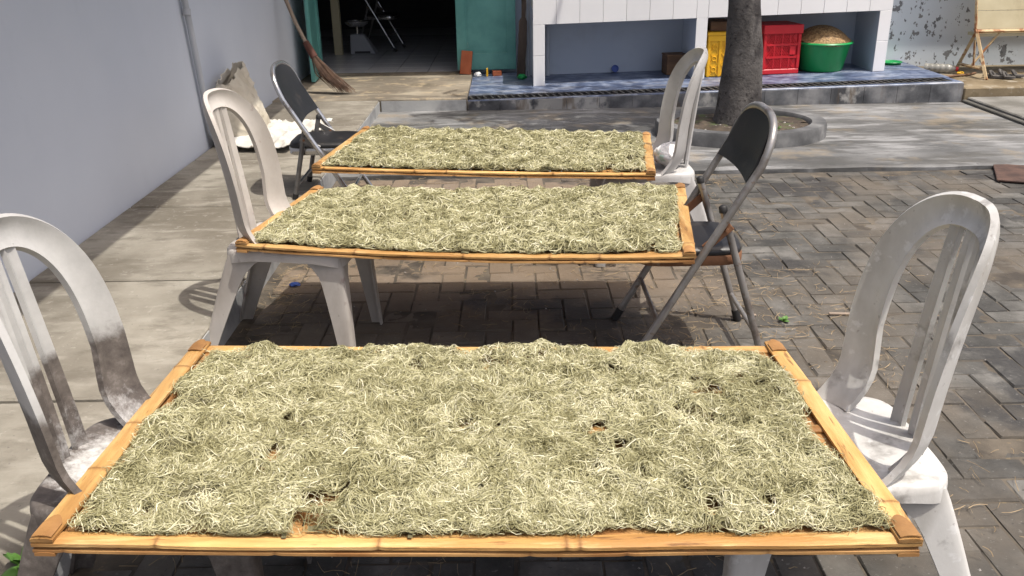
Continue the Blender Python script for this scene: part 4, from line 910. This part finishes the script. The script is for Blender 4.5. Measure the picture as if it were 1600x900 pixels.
def crate_yellow():
    t = thing('yellow_crate', 'yellow plastic crate with raised ring pattern beside the tree trunk', 'crate', (1.87, 7.99, zp(1.87) + .001), radians(4))
    w_, d, h = .16, .155, .375
    part('body', bev(box(-w_, w_, -d + .012, d, 0, h - .03), .006), 'yellow', t)
    part('rim', bev(box(-w_ - .008, w_ + .008, -d, d + .008, h - .029, h), .004), 'yellow', t)
    part('rim_band', bev(box(-w_ - .003, w_ + .003, -d + .004, -d + .0115, h - .075, h - .030), .002), 'yellow', t)
    for x in (-w_ + .012, -.052, .06, w_ - .012): part('rib', bev(box(x - .011, x + .011, -d + .002, -d + .0118, .002, h - .076), .002), 'yellow', t)
    xa, xb = -w_ + .024, -.064
    for k in range(3):
        z0, z1 = .012 + k * .095, .012 + (k + 1) * .095; zc = (z0 + z1) / 2
        for bx0, bx1 in ((-w_ + .024, -.064), (-.04, .048), (.072, w_ - .024)):
            xc = (bx0 + bx1) / 2; g = []
            for pa, pb in (((bx0, z0), (bx1, z1)), ((bx0, z1), (bx1, z0))):
                v = Vector((pb[0] - pa[0], 0, pb[1] - pa[1])); n_ = Vector((-v.z, 0, v.x)).normalized() * .003; A, B = Vector((pa[0], 0, pa[1])), Vector((pb[0], 0, pb[1])); y0, y1 = Vector((0, -d + .007, 0)), Vector((0, -d + .0115, 0))
                g.append(hexa([A - n_ + y0, B - n_ + y0, B - n_ + y1, A - n_ + y1, A + n_ + y0, B + n_ + y0, B + n_ + y1, A + n_ + y1]))
            g.append(tube([(xc + .019 * cos(q * pi / 8), -d + .0075, zc + .019 * sin(q * pi / 8)) for q in range(17)], .004, 6, False))
            part('raised_pattern', join(*g), 'yellow', t)
crate_yellow()
tag(part('flat_wooden_box', bev(box(-.14, .14, -.12, .12, 0, .08), .004), 'wood', None, None, (1.88, 8.02, zp(1.87) + .378), (0, 0, .05)), 'brown wooden box lying on top of the yellow crate', 'box')
tb = thing('green_tub', 'large round green plastic tub under the white counter', 'tub', (2.775, 8.03, zp(2.78)))
part('bowl', lathe([(.0, .001), (.175, .001), (.185, .012), (.232, .225), (.238, .232), (.252, .232), (.256, .240), (.250, .250), (.240, .252), (.232, .246), (.176, .018), (.0, .014)], 48), 'green', tb, 50)
bs = thing('woven_basket_tray', 'round woven rattan basket tray lying tilted on the green tub', 'basket', (2.77, 8.02, zp(2.78) + .262))
def bask(u, v):
    a = 2 * pi * u; r = .225 * v; return Vector((r * cos(a), r * sin(a), .105 * (1 - v ** 2.2) + .003 * sin(a * 36) * (1 if int(v * 16) % 2 else -1) + .004))
part('weave', shell(bask, 72, 16, .006), 'rattan', bs, 60, (0, 0, .005), (radians(10), radians(2), 0))
part('hoop', tube([(.226 * cos(q * pi / 20), .226 * sin(q * pi / 20), .004) for q in range(41)], .008, 8, False), 'rattan', bs, 60, (0, 0, .005), (radians(10), radians(2), 0))
wb = thing('wooden_box', 'brown wooden box in the empty bay under the counter', 'box', (1.49, 8.12, zp(1.49) + .001), radians(6))
part('box_body', join(bev(box(-.09, .09, -.09, .09, 0, .16), .004)), 'wood', wb)
part('lid', bev(box(-.094, .094, -.094, .094, .1605, .176), .003), 'wood', wb)
bd = thing('blue_dish', 'small round blue plastic dish leaning against the wall under the counter', 'dish', (.985, 8.325, zp(.98) + .034))
part('disc', xf(lathe([(.0, -.008), (.028, -.008), (.033, -.004), (.033, .006), (.026, .006), (.024, -.002), (.0, -.002)], 24), Matrix.Rotation(radians(70), 4, 'X')), 'blue', bd, 50)

# towel on the chair by the planter
tw = thing('rolled_towel', 'crumpled white towel with green print on the chair seat near the planter', 'towel', (.690, 3.775, .399))
def twl(u, v):
    a, b = 2 * pi * u, pi * v; p = Vector((sin(b) * cos(a), sin(b) * sin(a), cos(b))); sw_ = .07 * sin(a * 3 + b * 5) + .20 * mnoise.noise(p * 1.6) + .05 * mnoise.noise(p * 4)
    k = 1 + sw_; return (p.x * .062 * k, p.y * .080 * k, max(.0, p.z * .044 * k + .042))
part('cloth', grid(twl, 60, 36), 'towel', tw, 60)
part('fold', tube([(.05 * cos(q * .5) * (1 - q * .02), -.02 + .06 * sin(q * .5) * (1 - q * .02), .085 - .004 * q) for q in range(12)], [.018 - .0005 * q for q in range(12)], 8), 'towel', tw, 60)

# ------------------------------------------------------------------ right end: rack, sandals, bottle
rk = thing('rusty_rack', 'rusty trestle rack carrying a yellowed board beside the peeling wall', 'rack', (4.0, 7.75, .135))
def ang(a, b, r=.013): return tube([a, b], r, 4)
AP = Vector((3.985, 7.78, .49)); FT, BK = Vector((3.995, 7.50, .136)), Vector((4.0, 8.06, .136))
wpart('leg', ang(AP + Vector((0, 0, .02)), FT, .016), 'rack_rust', rk); wpart('leg', ang(AP, BK, .016), 'rack_rust', rk)
wpart('foot_bar', ang(FT.lerp(AP, .22), BK.lerp(AP, .18)), 'rack_rust', rk)
wpart('brace', ang((4.20, 7.79, .50), FT.lerp(BK, .50) + Vector((.0, 0, .085)), .011), 'rack_rust', rk)
wpart('strut', ang(FT.lerp(BK, .45) + Vector((0, 0, .085)), AP + Vector((.0, .0, -.06)), .010), 'rack_rust', rk)
wpart('top_rail', ang((3.97, 7.77, .50), (5.6, 7.80, .50), .016), 'rack_rust', rk)
wpart('end_post', ang((3.985, 7.79, .49), (3.955, 7.95, 1.25), .013), 'rack_rust', rk)
for k in range(5):
    z0 = .515 + k * .15; z1 = z0 + .147; f = lambda z: 7.80 + (z - .5) * .21
    wpart('board', hexa([(3.99, f(z0), z0), (5.6, f(z0), z0 + .004 * k), (5.6, f(z0) + .012, z0), (3.99, f(z0) + .012, z0), (3.985, f(z1), z1), (5.6, f(z1), z1), (5.6, f(z1) + .012, z1), (3.985, f(z1) + .012, z1)]), 'rack_board', rk)
wpart('lower_board', hexa([(4.0, 7.785, .455), (5.6, 7.80, .455), (5.6, 7.96, .455), (4.0, 7.95, .455), (4.0, 7.785, .480), (5.6, 7.80, .480), (5.6, 7.96, .480), (4.0, 7.95, .480)]), 'rack_board', rk)
for i, (x, y, a) in enumerate(((4.13, 7.56, .9), (4.24, 7.62, 1.0))):
    t = thing('sandal', ['dark worn sandal lying closest to the rusty rack leg', 'dark worn sandal lying beyond its pair under the rusty rack'][i], 'sandal', (x, y, .136), a, 'pair of sandals')
    def sol(u, v):
        s = u * 2 - 1; w_ = .042 * (1 - abs(s) ** 3.5) ** .5 * (1 + .15 * s); return ((v * 2 - 1) * max(w_, .004), s * .125, .014 + .004 * s * s)
    part('sole', shell(sol, 16, 6, .018), 'sandal', t, 50)
    for yy in (.045, -.055): part('strap', tube([(.042 * cos(q * pi / 8), yy + .03 * sin(q * pi / 8), .02 + .035 * sin(q * pi / 8)) for q in range(9)], .012, 6), 'sandal', t, 60)
bo = thing('plastic_bottle', 'ribbed clear plastic bottle lying on its side beyond the blue platform', 'bottle', (3.79, 7.92, .175), radians(-25))
prof = [(.0, -.13)] + [(.040 + .0022 * sin(k * 1.6), -.13 + .006 + k * .011) for k in range(19)] + [(.030, .105), (.015, .125), (.0145, .14), (.0, .14)]
part('body', xf(lathe(prof, 20), Matrix.Rotation(pi / 2, 4, 'Y')), 'bottle', bo, 60)
part('cap', xf(lathe([(.0, .128), (.018, .128), (.018, .148), (.0, .148)], 16), Matrix.Rotation(pi / 2, 4, 'Y')), 'red', bo, 40)
gd = thing('green_dish', 'flat green plastic dish at the far corner of the blue platform', 'dish', (3.47, 8.20, zp(3.47)))
part('dish', lathe([(.0, .001), (.08, .001), (.10, .022), (.097, .026), (.077, .008), (.0, .006)], 28), 'green', gd, 50)
tag(part('yellow_scrap', lump(.022, 5, (1.4, 1, .6)), 'yellow', None, 40, (3.93, 7.82, .135)), 'small yellow plastic scrap near the bottle', 'scrap')
tag(part('brown_rod', tube([(3.66, 7.60, .148), (3.80, 7.66, .148), (3.95, 7.72, .148), (4.05, 7.80, .148)], .010, 8), 'wood', None, 60), 'brown rod lying on the terrace beside the rack', 'rod')
tag(part('rusty_plate', bev(xf(box(-.35, .35, -.2, .2, 0, .012), Matrix.Translation((3.13, 4.86, .006)) @ Matrix.Rotation(-.42, 4, 'Z')), .003), 'rustplate'), 'rusty brown metal plate lying on the pavers', 'plate')

# ------------------------------------------------------------------ litter: straw, pebbles, weeds
V, Fc = [], []
def straw(x, y, z, l, a, c, w_=.0014):
    global V, Fc
    n0 = len(V)
    for k in range(4):
        s = (k / 3 - .5) * l; aa = a + c * (k / 3 - .5); px_, py_ = x + cos(aa) * s, y + sin(aa) * s; pz = z + .004 + .004 * random.random()
        V += [(px_ - sin(aa) * w_, py_ + cos(aa) * w_, pz), (px_ + sin(aa) * w_, py_ - cos(aa) * w_, pz + .0008)]
    for k in range(3): Fc.append((n0 + 2 * k, n0 + 2 * k + 2, n0 + 2 * k + 3, n0 + 2 * k + 1))
cl = [(random.uniform(-1.0, 1.3), random.uniform(1.6, 5.05)) for _ in range(95)] + [(random.uniform(.4, 1.3), random.uniform(2.4, 3.6)) for _ in range(22)] + [(-.98 + random.random() * .2, random.uniform(2.8, 5)) for _ in range(30)]
for cx_, cy_ in cl:
    for k in range(random.randint(8, 30)):
        x, y = random.gauss(cx_, .07), random.gauss(cy_, .055)
        if x < XE + .02 or y > 5.1: continue
        straw(x, y, .001, random.uniform(.015, .07), random.uniform(0, 6.28), random.uniform(-.6, .6), random.uniform(.0004, .0009))
for k in range(80): straw(random.uniform(1.0, 2.6), random.uniform(1.5, 4.8), .001, random.uniform(.015, .045), random.uniform(0, 6.28), random.uniform(-.4, .4), .0006)
o = part('straw_litter', (V, Fc), 'straw'); tag(o, 'thin dry straw scattered over the grey pavers', 'straw', kind='stuff')
gs = []
for k in range(240):
    x, y = random.uniform(XE + .03, 2.6), random.uniform(1.5, 5.05); r_ = random.uniform(.0018, .0052)
    gs.append(([(x + r_ * cos(q * 1.57 + k), y + r_ * sin(q * 1.57 + k) * .8, .001) for q in range(4)] + [(x, y, r_ * 1.3)], [(0, 1, 4), (1, 2, 4), (2, 3, 4), (3, 0, 4)]))
o = part('pebbles', join(*gs), 'stone'); tag(o, 'tiny pebbles and crumbs scattered over the pavers', 'pebbles', kind='stuff')
gs = []
for k in range(70):
    a = random.uniform(0, 6.28); rr = random.uniform(.1, .95); x, y = plc[0] + .46 * rr * cos(a), plc[1] + .39 * rr * sin(a); r_ = random.uniform(.006, .018)
    gs.append(([(x + r_ * cos(q * 1.57 + k), y + r_ * sin(q * 1.57 + k) * .8, .085) for q in range(4)] + [(x + r_ * .2, y, .088 + r_ * .6)], [(0, 1, 4), (1, 2, 4), (2, 3, 4), (3, 0, 4)]))
o = part('planter_pebbles', join(*gs), 'stone'); tag(o, 'small stones lying on the planter soil', 'pebbles', kind='stuff')
def weed(label, x, y, z, n, s, seed):
    r = random.Random(seed); t = thing('weed', label, 'weed', (x, y, z), 0, 'small weeds')
    V, Fc = [], []
    for k in range(n):
        a = r.uniform(0, 6.28); el = r.uniform(.25, 1.2); l = s * r.uniform(.6, 1.1); w_ = l * .22; d = Vector((cos(a) * cos(el), sin(a) * cos(el), sin(el))); sd = Vector((-sin(a), cos(a), 0)); n0 = len(V)
        for q in range(5):
            f = q / 4; p = d * l * f + Vector((0, 0, -.35 * l * f * f)); ww = w_ * (sin(pi * min(f * .95 + .05, 1)) ** .8) * (1 + .25 * (q % 2)); V += [p - sd * ww, p + Vector((0, 0, w_ * .3)), p + sd * ww]
        for q in range(4):
            b = n0 + q * 3; Fc += [(b, b + 3, b + 4, b + 1), (b + 1, b + 4, b + 5, b + 2)]
    part('leaves', (V, Fc), 'weed', t, 60)
    part('stem', tube([(0, 0, -.01), (0, 0, s * .25)], .002, 5), 'weed', t)
weed('bright green leafy weed at the foot of the grimy chair', -1.045, 1.535, .119, 18, .07, 1)
weed('green weed sprouting at the sidewalk edge by the chrome chair', -1.00, 4.12, .002, 9, .06, 2)
weed('small green tuft between pavers beside the rusty chair legs', 1.00, 2.98, .0, 12, .035, 3)
weed('green tuft growing in the planter soil', 1.80, 5.93, .085, 16, .05, 4)
weed('tiny green tuft at the edge of the concrete yard', .93, 5.08, .0, 14, .05, 5)
weed('tiny green tuft on the pavers between rusty and white chairs', 1.18, 2.72, .0, 9, .03, 6)
tag(part('blue_wrapper', lump(.016, 6, (1.5, 1, .5)), 'blue', None, 40, (-.90, 3.42, .002)), 'scrap of blue wrapper on the pavers by the cream chair', 'wrapper')
tag(part('wood_chip', bev(box(-.05, .05, -.006, .006, .001, .008), .002), 'stick', None, None, (.86, 3.02, .003), (0, 0, .15)), 'pale flat stick lying on the pavers by the rusty chair', 'stick')
tag(part('brown_stick', bev(box(-.09, .09, -.005, .005, .001, .009), .002), 'stick', None, None, (1.27, 3.02, .003), (0, 0, -.08)), 'brown stick lying on the pavers behind the white chair', 'stick')
V, Fc = [], []
def spill(u, v):
    a = 2 * pi * u; r = .07 * v * (1 + .6 * mnoise.noise((cos(a) * 2, sin(a) * 2, 1))); return (-.56 + r * cos(a), 4.86 + r * .55 * sin(a), .006 + .004 * (1 - v))
tag(part('white_powder', grid(spill, 30, 5), 'paper', None, 60), 'patch of white powder spilled on the ground behind the trays', 'powder', kind='stuff')
